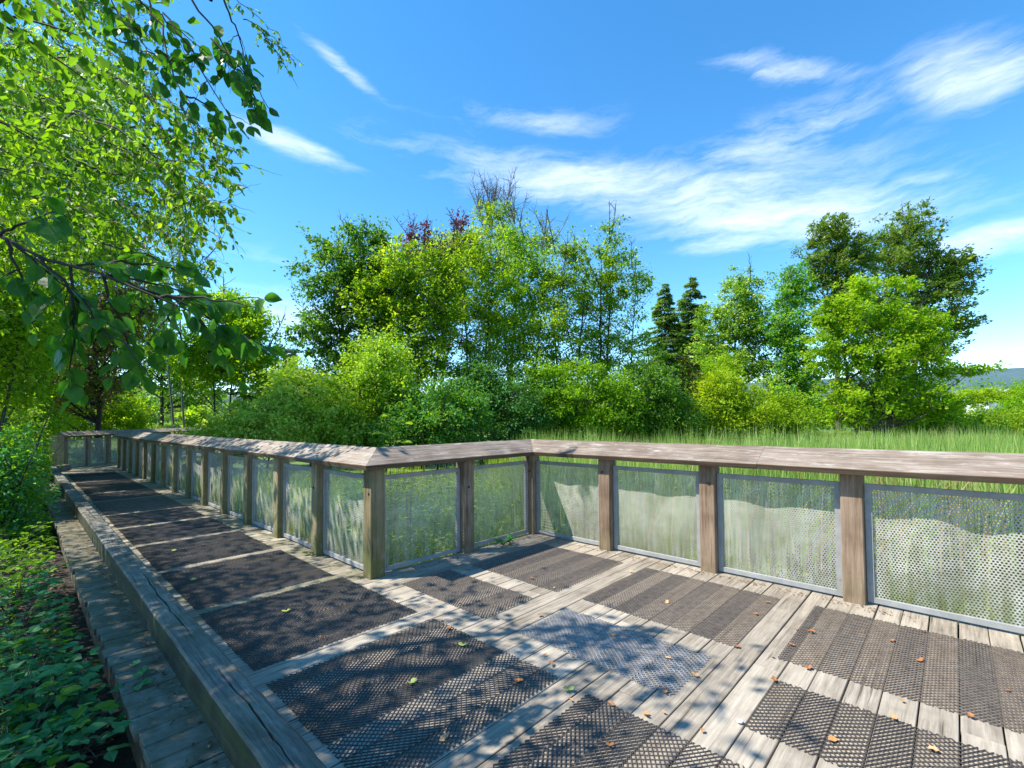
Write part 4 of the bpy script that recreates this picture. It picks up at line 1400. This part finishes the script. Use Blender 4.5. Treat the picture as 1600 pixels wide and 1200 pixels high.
BR = [(40, 1110, 'blue', 'bramble plant in the bottom left corner of the picture'), (110, 1060, 'blue', 'bramble with broad leaves reaching toward the boards, bottom left'),
      (205, 1120, 'blue', 'lone bramble spray overlapping the board ends at the bottom'), (30, 1000, 'blue', 'pale backed bramble at the left edge above the corner'),
      (90, 985, 'mid', 'bramble beside the dry straw, left of the boards'), (15, 930, 'blue', 'bramble at the left edge below the green weeds'),
      (60, 905, 'bright', 'bright young plant at the upper side of the bare soil'), (95, 865, 'bright', 'sunlit yellow green plant touching the board ends'),
      (40, 840, 'mid', 'leafy plant left of the sunlit one'), (85, 800, 'mid', 'plant leaning over the board edge farther along'),
      (20, 780, 'blue', 'bramble at the left edge halfway up'), (60, 745, 'mid', 'plant below the far kerb corner'),
      (130, 1180, 'blue', 'bramble below the bottom left corner plants'), (10, 1170, 'blue', 'bramble cut by the bottom left edge')]
BR += [(-20, 1060, 'blue', 'bramble half cut by the left edge near the bottom'), (60, 1160, 'blue', 'bramble under the two corner plants'), (60, 1030, 'mid', 'bramble with darker leaves in the bottom left thicket'),
       (-10, 960, 'blue', 'small bramble at the very left edge above the thicket'), (150, 1140, 'blue', 'bramble right of the bottom left thicket'), (80, 1090, 'blue', 'dense bramble in the middle of the bottom left thicket'),
       (40, 950, 'blue', 'bramble just above the dry straw at the left'), (-30, 890, 'mid', 'bramble at the left edge beside the bright young plant'), (20, 1200, 'mid', 'bramble at the lowest left corner')]
nl = 0
for i, (u, v, mt, lab) in enumerate(BR):
    r = np.random.default_rng(400 + i)
    p = gnd(u, v, -.12)
    p[1] = min(p[1], 0.03 if i != 2 else .22)
    p[2] = float(gz(p[0], p[1])) - .02
    T = thing('bramble_plant', tuple(p), lab, 'plant', 'bramble plants on the left bank')
    paths = []
    small = p[0] < -5.5
    LP, LA, LN, LL = [], [], [], []
    for s in range(14):
        a = r.uniform(0, 2 * pi)
        L = r.uniform(.2, .65)
        d = np.array([cos(a), sin(a) * .8 - .1, 0])
        e = d * L + UV * r.uniform(.16, .42)
        if p[1] + e[1] > (.30 if i != 2 else .56):
            e[1] = (.28 if i != 2 else .54) - p[1]
        m = e * .45 + UV * .16
        pt = bez(np.zeros(3), m, e, 7)
        paths.append((pt, np.linspace(.005, .002, 7)))
        for q in range(3, 7):
            o = pt[q]
            td = unit(pt[q] - pt[q - 1])
            sd_ = unit(np.cross(td, UV)) * (1 if q % 2 else -1)
            st = unit(td * .5 + sd_ + UV * .15)
            L0 = r.uniform(.045, .075)
            c = o + st * .05
            paths.append((np.array([o, (o + c) / 2, c]), np.array([.002, .0018, .0015])))
            for w, sc in ((0, 1.0), (1.15, .8), (-1.15, .8)):
                dd = unit(st * cos(w) + np.cross(UV, st) * sin(w) + UV * r.uniform(-.3, .1))
                LP.append(c); LA.append(dd); LN.append(unit(UV + rnd_dirs(1, r)[0] * .35)); LL.append(L0 * sc * r.uniform(.85, 1.2))
    tubes('stem', paths, M['bark'], T, 4)
    for k in range(len(LP)):
        if not small and nl < 420 and k % 2 == 0:
            place_leaf(T, LP[k], LA[k], LN[k], LL[k] * 1.15, mt)
            nl += 1
            LP[k] = None
    keep = [k for k in range(len(LP)) if LP[k] is not None]
    if keep:
        LLk = np.array([LL[k] for k in keep]) * 1.15
        V, F = leaf_arrays(np.array([LP[k] for k in keep]), np.array([LA[k] for k in keep]), np.array([LN[k] for k in keep]), LLk, LLk * .8, SH_OVATE)
        tag(obj('foliage', mesh_np('foliage', V, F), LF[mt], T), kind='stuff')

# ------------------------------------------------------------------ the overhanging tree on the left
OT_BASE = np.array([-6.5, -3.2, float(gz(-6.5, -3.2)) - .1])
OT = thing('overhanging_tree', tuple(OT_BASE), 'broad leafed tree on the left whose branches hang into the picture above the walkway', 'tree')
r = np.random.default_rng(77)
trunk = bez(OT_BASE, OT_BASE + np.array([.3, .2, 3.5]), np.array([-5.6, -2.3, 7.5]), 14)
paths = [(trunk, np.linspace(.22, .05, 14))]
near, nearB = [], []     # single leaves, other leaves


def hang(start, end, sag, nleaf, L, store, side=.5, rad=(.007, .002), seed=0, twigs=0, tw_len=.3):
    rr2 = np.random.default_rng(seed)
    s, e = np.array(start, float), np.array(end, float)
    m = (s + e) / 2 + UV * sag
    p = bez(s, m, e, 12)
    p[1:-1] += rr2.normal(0, .012 * np.linalg.norm(e - s), (10, 3))
    paths.append((p, np.linspace(rad[0], rad[1], 12)))
    for i in range(nleaf):
        f = rr2.uniform(.12, 1.0)
        k = min(10, int(f * 11))
        o = p[k] + (p[k + 1] - p[k]) * (f * 11 - k)
        td = unit(p[k + 1] - p[k])
        d = unit(td * .55 + rnd_dirs(1, rr2)[0] * .7 + np.array([0, 0, -.55]))
        o2 = o + d * L * .3
        n = unit(rnd_dirs(1, rr2)[0] * .8 + UV * .5 - FV * .25)
        store.append((o2, d, n, L * rr2.uniform(.65, 1.2)))
    for i in range(twigs):
        f = rr2.uniform(.15, .95)
        k = min(10, int(f * 11))
        o = p[k]
        d = unit(unit(e - s) * .6 + rnd_dirs(1, rr2)[0] * .8 + np.array([0, 0, -.45]))
        hang(o, o + d * tw_len * rr2.uniform(.5, 1.3), .03, max(3, int(nleaf / max(twigs, 1) * .9)), L, store, rad=(rad[1] * 1.4, .0012), seed=seed * 31 + i + 1)


# the nearest, darker branch: a limb coming in from the left at eye height plus its drooping twigs
limbA = [at(-160, 300, 2.3), at(0, 368, 2.1), at(70, 405, 2.0), at(150, 425, 1.95), at(240, 462, 1.95), at(330, 500, 2.0)]
P = np.array(limbA)
paths.append((P, np.array([.011, .009, .0075, .006, .0045, .002])))
for k, (a, b, n_, tw) in enumerate([((60, 400), (240, 600), 12, 3), ((110, 415), (120, 620), 18, 4), ((160, 428), (215, 590), 14, 4), ((200, 440), (420, 545), 16, 4), ((250, 465), (400, 480), 12, 3),
                                 ((20, 380), (130, 480), 9, 3), ((120, 415), (300, 420), 12, 3), ((300, 485), (350, 560), 7, 2), ((0, 368), (90, 330), 7, 1),
                                 ((10, 375), (60, 520), 7, 2), ((170, 430), (330, 470), 12, 3), ((240, 460), (290, 545), 8, 2)]):
    hang(at(*a, 2.0), at(*b, 1.95 + .12 * (k % 4)), .03, n_, .085, near, seed=500 + k, twigs=tw, tw_len=.16)
# upper hanging twigs, somewhat farther, leaf tips down
for k, (a, b, n_, tw) in enumerate([((230, -10), (300, 200), 12, 3), ((255, 20), (370, 200), 14, 4), ((300, 0), (415, 190), 16, 4), ((350, 0), (395, 130), 10, 3), ((200, 20), (250, 130), 9, 3),
                                 ((330, 60), (430, 180), 12, 2), ((180, -20), (330, 90), 9, 3), ((290, 150), (360, 195), 7, 1), ((150, -20), (210, 60), 7, 2)]):
    hang(at(*a, 2.9), at(*b, 2.75 + .1 * (k % 4)), .06, n_, .092, near, seed=600 + k, twigs=tw, tw_len=.22)
# limbs that carry them
for a, b, c in [((-5.8, -2.4, 5.5), at(100, -120, 3.2), at(330, 0, 2.9)), ((-6.2, -2.8, 4.0), at(-300, 240, 2.8), at(-160, 300, 2.3))]:
    paths.append((bez(np.array(a), np.array(b) + UV * .3, np.array(c), 14), np.linspace(.05, .012, 14)))
# middle distance sprays, small leaves, back to 5-7 m
SPR = [(150, 190, 330, 300), (170, 230, 380, 290), (180, 120, 320, 230), (190, 280, 350, 380), (150, 300, 300, 400), (200, 200, 385, 232), (230, 250, 355, 350), (100, 250, 330, 330),
       (60, 300, 220, 380), (120, 100, 290, 180), (180, 60, 300, 120), (210, 320, 340, 420), (160, 380, 300, 440), (60, 180, 240, 260), (240, 210, 345, 260), (250, 300, 362, 330), (90, 90, 230, 150),
       (-40, 120, 150, 200), (-40, 220, 130, 300), (-30, 60, 120, 110), (260, 150, 372, 270), (200, 160, 300, 250)]
for k, (u0, v0, u1, v1) in enumerate(SPR):
    D = 4.6 + (k * 37 % 17) / 17 * 1.8
    hang(at(u0, v0, D + .4), at(u1, v1, D), .12, 80, .085, nearB, rad=(.012, .003), seed=700 + k, twigs=16, tw_len=.55)
for k, (u0, v0, u1, v1) in enumerate([(400, 40, 465, 135), (380, 30, 445, 75), (415, 60, 462, 100), (340, -20, 440, 60)]):
    hang(at(u0, v0, 5.2), at(u1, v1, 5.2), .08, 26, .05, nearB, rad=(.006, .002), seed=800 + k, twigs=4, tw_len=.2)
# deep layer
for k in range(120):
    u0, v0 = r.uniform(-150, 170), r.uniform(-150, 440)
    D = r.uniform(6.0, 9.5)
    hang(at(u0 - 60, v0 - 40, D + .5), at(u0 + r.uniform(40, 130), v0 + r.uniform(20, 90), D),   .15, 80, .09, nearB, rad=(.015, .003), seed=900 + k, twigs=9, tw_len=.8)
# canopy overhead that throws the dappled shade on the walkway
can_leaf = []
for k in range(560):
    x = -1.2 - 21.5 * r.uniform() ** 1.35
    z = r.uniform(3.4, 6.6)
    lim = 2.95 if x > -3.2 else 2.7
    yd = r.uniform(.1, 1.0) if k % 2 == 0 else r.uniform(-.4, lim)
    if k > 430:
        x, yd = r.uniform(-6.5, -.8), r.uniform(.1, 1.0)
    elif x > -2.2 and k % 2:
        yd = r.uniform(.6, 2.95)
    if x < -7.5 and k % 2 == 0:
        continue
    for _ in range(12):
        c = np.array([x - .45 * z, yd - .56 * z, z])
        dd, rr_ = c @ FV, c @ RV
        if dd < .3 or (656 - FPX * (z - 1.5) / dd) < -120 or 800 + FPX * rr_ / dd < 150:
            break
        z += .5
    s = c + np.array([r.uniform(-.9, .3), -r.uniform(.3, 1.2), r.uniform(-.2, .4)])
    paths.append((bez(s, (s + c) / 2 + UV * .08, c, 6), np.linspace(.014, .003, 6)))
    m_ = int(r.uniform(25, 70))
    q = c + r.normal(0, 1, (m_, 3)) * np.array([.34, .22, .2])
    for pnt in q:
        can_leaf.append((pnt, unit(pnt - c + rnd_dirs(1, r)[0] * .3 - UV * .2), unit(UV + rnd_dirs(1, r)[0] * .8), .1 * r.uniform(.6, 1.2)))
V, F = tube_arrays(paths, 5)
obj('trunk', mesh_np('trunk', V - OT_BASE, F), M['bark_dark'], OT, smooth=True)
order = sorted(range(len(near)), key=lambda i: np.linalg.norm(near[i][0] - np.array([0, 0, 1.5])))
single = set(order[:298])
for i in single:
    p, d, n_, L = near[i]
    place_leaf(OT, p - OT_BASE, d, n_, L, 'near')
rest = [near[i] for i in range(len(near)) if i not in single]


def leaf_batch(name, lst, mat, shape, asp):
    P = np.array([q[0] for q in lst]) - OT_BASE
    V, F = leaf_arrays(P, np.array([q[1] for q in lst]), np.array([q[2] for q in lst]), np.array([q[3] for q in lst]), np.array([q[3] for q in lst]) * asp, shape)
    tag(obj(name, mesh_np(name, V, F), LF[mat], OT), kind='stuff')


if rest:
    leaf_batch('foliage', rest, 'near', SH_OVATE, .78)
h_ = len(nearB)
nearB.sort(key=lambda q: (q[0] * 7.3).sum() % 1.0)
leaf_batch('crown', nearB[:h_ // 2], 'mid', SH_OVATE, .68)
leaf_batch('young_leaves', nearB[h_ // 2:], 'bright', SH_OVATE, .68)
leaf_batch('crown', can_leaf, 'mid', SH_QUAD, .7)
print('LEAVES near', len(near), 'B', len(nearB))

# ------------------------------------------------------------------ little things
# weed in the inner corner of the deck
def weed(label, p, n, h, L, mat, seed, spread=.12, group=None):
    r = np.random.default_rng(seed)
    T = thing('weed_plant', tuple(p), label, 'weed', group)
    pa = []
    for i in range(n):
        a = r.uniform(0, 2 * pi)
        e = np.array([cos(a) * spread * r.uniform(.4, 1), sin(a) * spread * r.uniform(.4, 1), h * r.uniform(.5, 1)])
        pt = bez(np.zeros(3), np.array([e[0] * .3, e[1] * .3, e[2] * .7]), e, 5)
        pa.append((pt, np.linspace(.004, .0015, 5)))
        for q in (2, 3, 4, 4):
            place_leaf(T, pt[q], unit(np.array([cos(a + r.normal(0, 1)), sin(a + r.normal(0, 1)), .1])), unit(UV + rnd_dirs(1, r)[0] * .5), L * r.uniform(.7, 1.2), mat)
    tubes('stem', pa, M['bark'], T, 4)
    return T


weed('small leafy weed growing through the deck under the second middle panel', (-3.97, 4.02, 0), 9, .13, .07, 'blue', 1)
weed('tiny weed sprout at the foot of the near railing on the walkway', (-5.3, 2.27, 0), 5, .05, .035, 'mid', 2, .05)
weed('tall weed with yellow green leaves sticking up over the rail at the corner', tuple(at(612, 690, 6.3)[:2]) + (-.5,), 9, 2.15, .13, 'yellow', 3, .22)
weed('second tall weed behind the middle railing cap', tuple(at(640, 690, 6.6)[:2]) + (-.5,), 7, 2.0, .11, 'yellow', 4, .2)

m_b = simple('dark_bolt', (.05, .04, .035), .6, .3)
a = np.linspace(0, 2 * pi, 12, endpoint=False)
mbb = MB()
mbb.poly([(.016 * cos(t), -.002, .016 * sin(t)) for t in a] + [(.009 * cos(t), -.0025, .009 * sin(t)) for t in a] + [(.009 * cos(t), -.007, .009 * sin(t)) for t in a] + [(.016 * cos(t), .001, .016 * sin(t)) for t in a],
         [(i, (i + 1) % 12, (i + 1) % 12 + 12, i + 12) for i in range(12)] + [(i + 12, (i + 1) % 12 + 12, (i + 1) % 12 + 24, i + 24) for i in range(12)] + [tuple(range(24, 36))] + [(i, i + 36, (i + 1) % 12 + 36, (i + 1) % 12) for i in range(12)])
bolt_me = mbb.mesh('bolt')
bolt_me.materials.append(m_b)
for rl in [o for o in COL.objects if o.name.startswith('railing')][:3]:
    for po in [c for c in COL.objects if c.parent == rl and c.name.startswith('post')]:
        for zz in (.24, .80):
            if random.uniform(0, 1) < .5:
                continue
            b_ = obj('bolt', bolt_me, None, po, (.075 + random.uniform(-.035, .035), 0, zz + random.uniform(-.10, .10)))
# fallen leaves
fl, tf, bf = new_mat('fallen_leaf_orange')
oi = tf.node('ShaderNodeObjectInfo')
tf.l.new(tf.ramp(oi.outputs['Random'], [(0, (.30, .11, .03)), (.5, (.46, .20, .06)), (1, (.55, .30, .14))]), bf.inputs['Base Color'])
bf.inputs['Roughness'].default_value = .6
fg, tg, bgm = new_mat('fallen_leaf_green')
bgm.inputs['Base Color'].default_value = (.30, .36, .08, 1)


def curled(name, seed):
    r = np.random.default_rng(seed)
    pts = [(0, 0), (.2, .3), (.45, .18), (.6, .42), (.8, .2), (1, .02), (.78, -.2), (.62, -.38), (.45, -.15), (.2, -.28)]
    V = [(x + r.normal(0, .03), y + r.normal(0, .03), .5 * y * y * 1.2 + .10 * sin(x * 5 + seed) + .12) for x, y in pts] + [(.5, 0, .06)]
    V += [(x, y, z - .03) for x, y, z in V]
    F = [(i, (i + 1) % 10, 10) for i in range(10)] + [((i + 1) % 10 + 11, i + 11, 21) for i in range(10)] + [(i, i + 11, (i + 1) % 10 + 11, (i + 1) % 10) for i in range(10)]
    return mesh_np(name, np.array(V), F)


fm = [curled('fallen_leaf', s) for s in range(4)]
for m_ in fm:
    m_.materials.append(fl)
fmg = curled('fallen_leaf', 9)
fmg.materials.append(fg)
FL = [(752, 944), (690, 970), (700, 980), (830, 902), (868, 918), (855, 1022), (840, 962), (773, 963), (990, 893), (1043, 939), (965, 993), (900, 1028), (932, 1043), (1048, 1030), (1080, 1052),
      (815, 1062), (890, 1092), (950, 1098), (1010, 1120), (1035, 1110), (1040, 1084), (1205, 942), (1185, 961), (1243, 981), (1274, 989), (1208, 1027), (1269, 1043), (1234, 1005), (1437, 985),
      (1443, 1031), (1398, 1001), (1577, 1078), (1410, 1093), (1210, 1060), (1394, 1118), (1520, 1122), (818, 1064), (1345, 985), (230, 888), (262, 889), (500, 996), (375, 915), (1145, 1010),
      (716, 941), (1100, 1140), (700, 1150), (960, 1165), (1300, 1160), (1450, 1170), (860, 1040)]
SHORT = {(-2.9, 1.0): 'on the largest nearest dark mat', (-4.33, 1.0): 'on the dark mat left of the near corner post', (-5.78, 1.0): 'on the third walkway mat', (-7.2, 1.0): 'on the fourth walkway mat',
         (-1.5, 1.0): 'on the dark mat cut by the bottom edge', (-3.74, 2.45): 'on the narrow half shaded mat by the first middle panel', (-2.28, 2.45): 'on the pale worn mat',
         (-0.82, 2.45): 'on the narrow blackish mat at the bottom', (0.55, 2.45): 'on the mat in the bottom right corner', (-3.68, 3.25): 'on the brown mat in the inner corner',
         (-2.3, 3.26): 'on the brown mat before the second right panel', (-0.85, 3.28): 'on the brown mat farthest right'}
for i, (u, v) in enumerate(FL):
    p = gnd(u, v, .012)
    o = obj('fallen_leaf', fm[i % 4], None, None, tuple(p), (random.uniform(-.2, .2), random.uniform(-.2, .2), random.uniform(0, 6.28)))
    s = random.uniform(.022, .052)
    o.scale = (s, s, s)
    where = None
    for (a0, a1, b0, b1, ml) in MATS:
        if a0 < p[0] < a1 and b0 < p[1] < b1:
            where = SHORT.get((round(a0, 2), round(b0, 2)))
    if where is None:
        if p[1] > 4.4: where = 'on the boards at the foot of the right railing'
        elif p[1] > 3.0: where = 'on the boards between the two rows of sunlit mats' if p[1] < 3.3 else 'on the light boards between two sunlit mats'
        elif p[1] > 2.4: where = 'on the boards between two narrow mats'
        elif p[1] > 2.15: where = 'on the boards beside the row of large dark mats'
        else: where = 'on the boards between two large dark mats'
    tag(o, 'small orange leaf ' + where, 'leaf', 'fallen orange leaves on the deck')
for i, (u, v, lab) in enumerate([(440, 956, 'yellow green leaf lying on the second walkway mat'), (648, 1062, 'yellow green leaf in the middle of the nearest mat'), (302, 908, 'green leaf on the mat behind the corner post'),
                                 (716, 1007, 'small green leaf near the right edge of the nearest mat'), (204, 1042, 'green leaf on the board ends left of the kerb'), (236, 822, 'curled leaf far up the walkway'),
                                 (270, 862, 'green leaf on the fourth walkway mat'), (897, 1076, 'green leaf by the corner of the bottom mat')]):
    o = obj('fallen_leaf', fmg, None, None, tuple(gnd(u, v, .012)), (0, 0, random.uniform(0, 6)))
    s = .07
    o.scale = (s, s, s)
    tag(o, lab, 'leaf', 'fallen green leaves')
# pale round disc near the bottom edge
mb = MB()
a = np.linspace(0, 2 * pi, 16, endpoint=False)
mb.poly([(cos(t) * .016, sin(t) * .016, 0) for t in a] + [(cos(t) * .014, sin(t) * .014, .005) for t in a], [tuple(range(15, -1, -1)), tuple(range(16, 32))] + [(i, (i + 1) % 16, (i + 1) % 16 + 16, i + 16) for i in range(16)])
tag(obj('bottle_cap', mb.mesh('bottle_cap'), simple('pale_cap', (.6, .6, .62), .5), None, tuple(gnd(1156, 1127, .012))), 'small pale round cap lying on the blackish mat', 'bottle cap')

# wire fence on the lawn
fb = at(246, 655, 41)
T = thing('chain_link_fence', (fb[0], fb[1], 0), 'tall chain link fence across the lawn beyond the far railing', 'fence')
m_w = simple('fence_wire', (.34, .36, .36), .5, .5)
gzf = float(gz(fb[0], fb[1])) - .1
Hf = 2.6
for k in range(-2, 5):
    q = RV * (k * 2.45)
    V, F = tube_arrays([(np.array([q + UV * (gzf - .3), q + UV * (gzf + Hf)]), np.array([.035, .035]))], 8)
    obj('post', mesh_np('post', V, F), m_w, T)
V, F = tube_arrays([(np.array([RV * -4.9 + UV * (gzf + Hf), RV * 9.8 + UV * (gzf + Hf)]), np.array([.022, .022]))], 6)
obj('top_rail', mesh_np('top_rail', V, F), m_w, T)
wp = []
for k in range(-20, 60):
    x0 = -4.9 + k * .25
    for sg in (1, -1):
        xa, xb = x0, x0 + sg * (Hf - .1)
        pa_, pb_ = RV * xa + UV * (gzf + .1), RV * xb + UV * (gzf + Hf)
        if min(xa, xb) < -4.9 or max(xa, xb) > 9.8:
            continue
        wp.append((np.array([pa_, pb_]), np.array([.005, .005])))
V, F = tube_arrays(wp, 3)
tag(obj('wire_mesh', mesh_np('wire_mesh', V, F), m_w, T), kind='stuff')

# far buildings and trailers on the right
def bld(name, label, cat, u0, u1, v0, v1, D, dep, col, windows=0, wcol=(.05, .06, .07), roofcol=None):
    a, b = at(u0, v1, D), at(u1, v0, D)
    wd = (b - a) @ RV
    zt = b[2]
    zb = -.7
    T = thing(name, tuple([a[0], a[1], zb]), label, cat)
    T.rotation_euler = (0, 0, YAW)
    H = zt - zb
    mb = MB()
    mb.box(0, wd, 0, dep, 0.25, H, .03)
    obj('body', mb.mesh('body'), simple(name + '_' + str(u0) + '_wall', col, .5, 0, tuple(x * .85 for x in col), .8), T)
    mb = MB()
    mb.box(-.1, wd + .1, -.1, dep + .1, H + .003, H + .18)
    obj('roof', mb.mesh('roof'), simple(name + str(u0) + '_roof', roofcol or tuple(x * .6 for x in col), .6), T)
    if windows:
        st = wd / windows
        wm = simple(name + str(u0) + '_glass', wcol, .2)
        for i in range(windows):
            mb = MB()
            mb.box(st * (i + .2), st * (i + .8), -.04, .0, H - 1.5, H - .6, .01)
            obj('window', mb.mesh('window'), wm, T)
    return T


bld('white_trailer', 'white box trailer parked beyond the bushes at the right edge', 'trailer', 1545, 1590, 619, 638, 95, 6, (.72, .72, .74))
bld('long_shed', 'long low grey shed left of the white trailer', 'building', 1508, 1543, 626, 640, 100, 8, (.22, .23, .25), 5, (.35, .37, .40))
bld('warehouse', 'pale warehouse roof at the right edge of the horizon', 'building', 1588, 1680, 605, 625, 170, 30, (.45, .43, .42), 6)

r_ = np.random.default_rng(45)
n = 26000
uu = r_.uniform(150, 1850, n)
DD = r_.uniform(105, 180, n)
hb = 6.0 + 2.2 * np.sin(uu * .021) + 1.6 * np.sin(uu * .057 + 1) + .9 * np.sin(uu * .13)
hb = np.where((uu > 1440), 11.2 + .6 * np.sin(uu * .09), hb)
pw = FV[None] * DD[:, None] + RV[None] * ((uu - 800) / FPX * DD)[:, None] + UV[None] * (-.6 + hb * r_.uniform(0, 1, n) ** .7)[:, None]
Ls = .75 * r_.uniform(.5, 1.3, n)
V, F = leaf_arrays(pw, rnd_dirs(n, r_), unit(UV + rnd_dirs(n, r_)), Ls, Ls * .7, SH_QUAD)
tag(obj('far_wood', mesh_np('far_wood', V, F), LF['mid']), 'distant line of trees and scrub seen beyond the marsh', 'trees', None, 'stuff')
# distant wooded ridge
V, F = [], []
n = 160
rr3 = np.random.default_rng(3)
prof = np.convolve(rr3.normal(0, 1, n + 20), np.ones(9) / 9, 'same')[:n]
for i in range(n):
    a = YAW + pi * .62 - i / (n - 1) * pi * 1.24
    R = 900
    h = 58 + 4 * prof[i] + 6 * sin(i * .07)
    c, s = -math.sin(a), math.cos(a)
    V += [(c * (R - 120), s * (R - 120), -2), (c * R, s * R, h), (c * (R + 200), s * (R + 200), h * .9), (c * (R + 260), s * (R + 260), -2)]
for i in range(n - 1):
    for j in range(3):
        F.append((i * 4 + j, i * 4 + j + 1, (i + 1) * 4 + j + 1, (i + 1) * 4 + j))
mr_, tr_, br_ = new_mat('haze_tinted_forest')
tcr = tr_.node('ShaderNodeTexCoord')
tr_.l.new(tr_.ramp(tr_.noise(tcr.outputs['Object'], .03, 6, .7), [(.35, (.035, .075, .09)), (.65, (.06, .11, .12))]), br_.inputs['Base Color'])  # blue tint stands in for air haze over the far ridge
br_.inputs['Roughness'].default_value = 1
tag(obj('distant_hill', mesh_np('distant_hill', np.array(V), F), mr_), kind='structure')
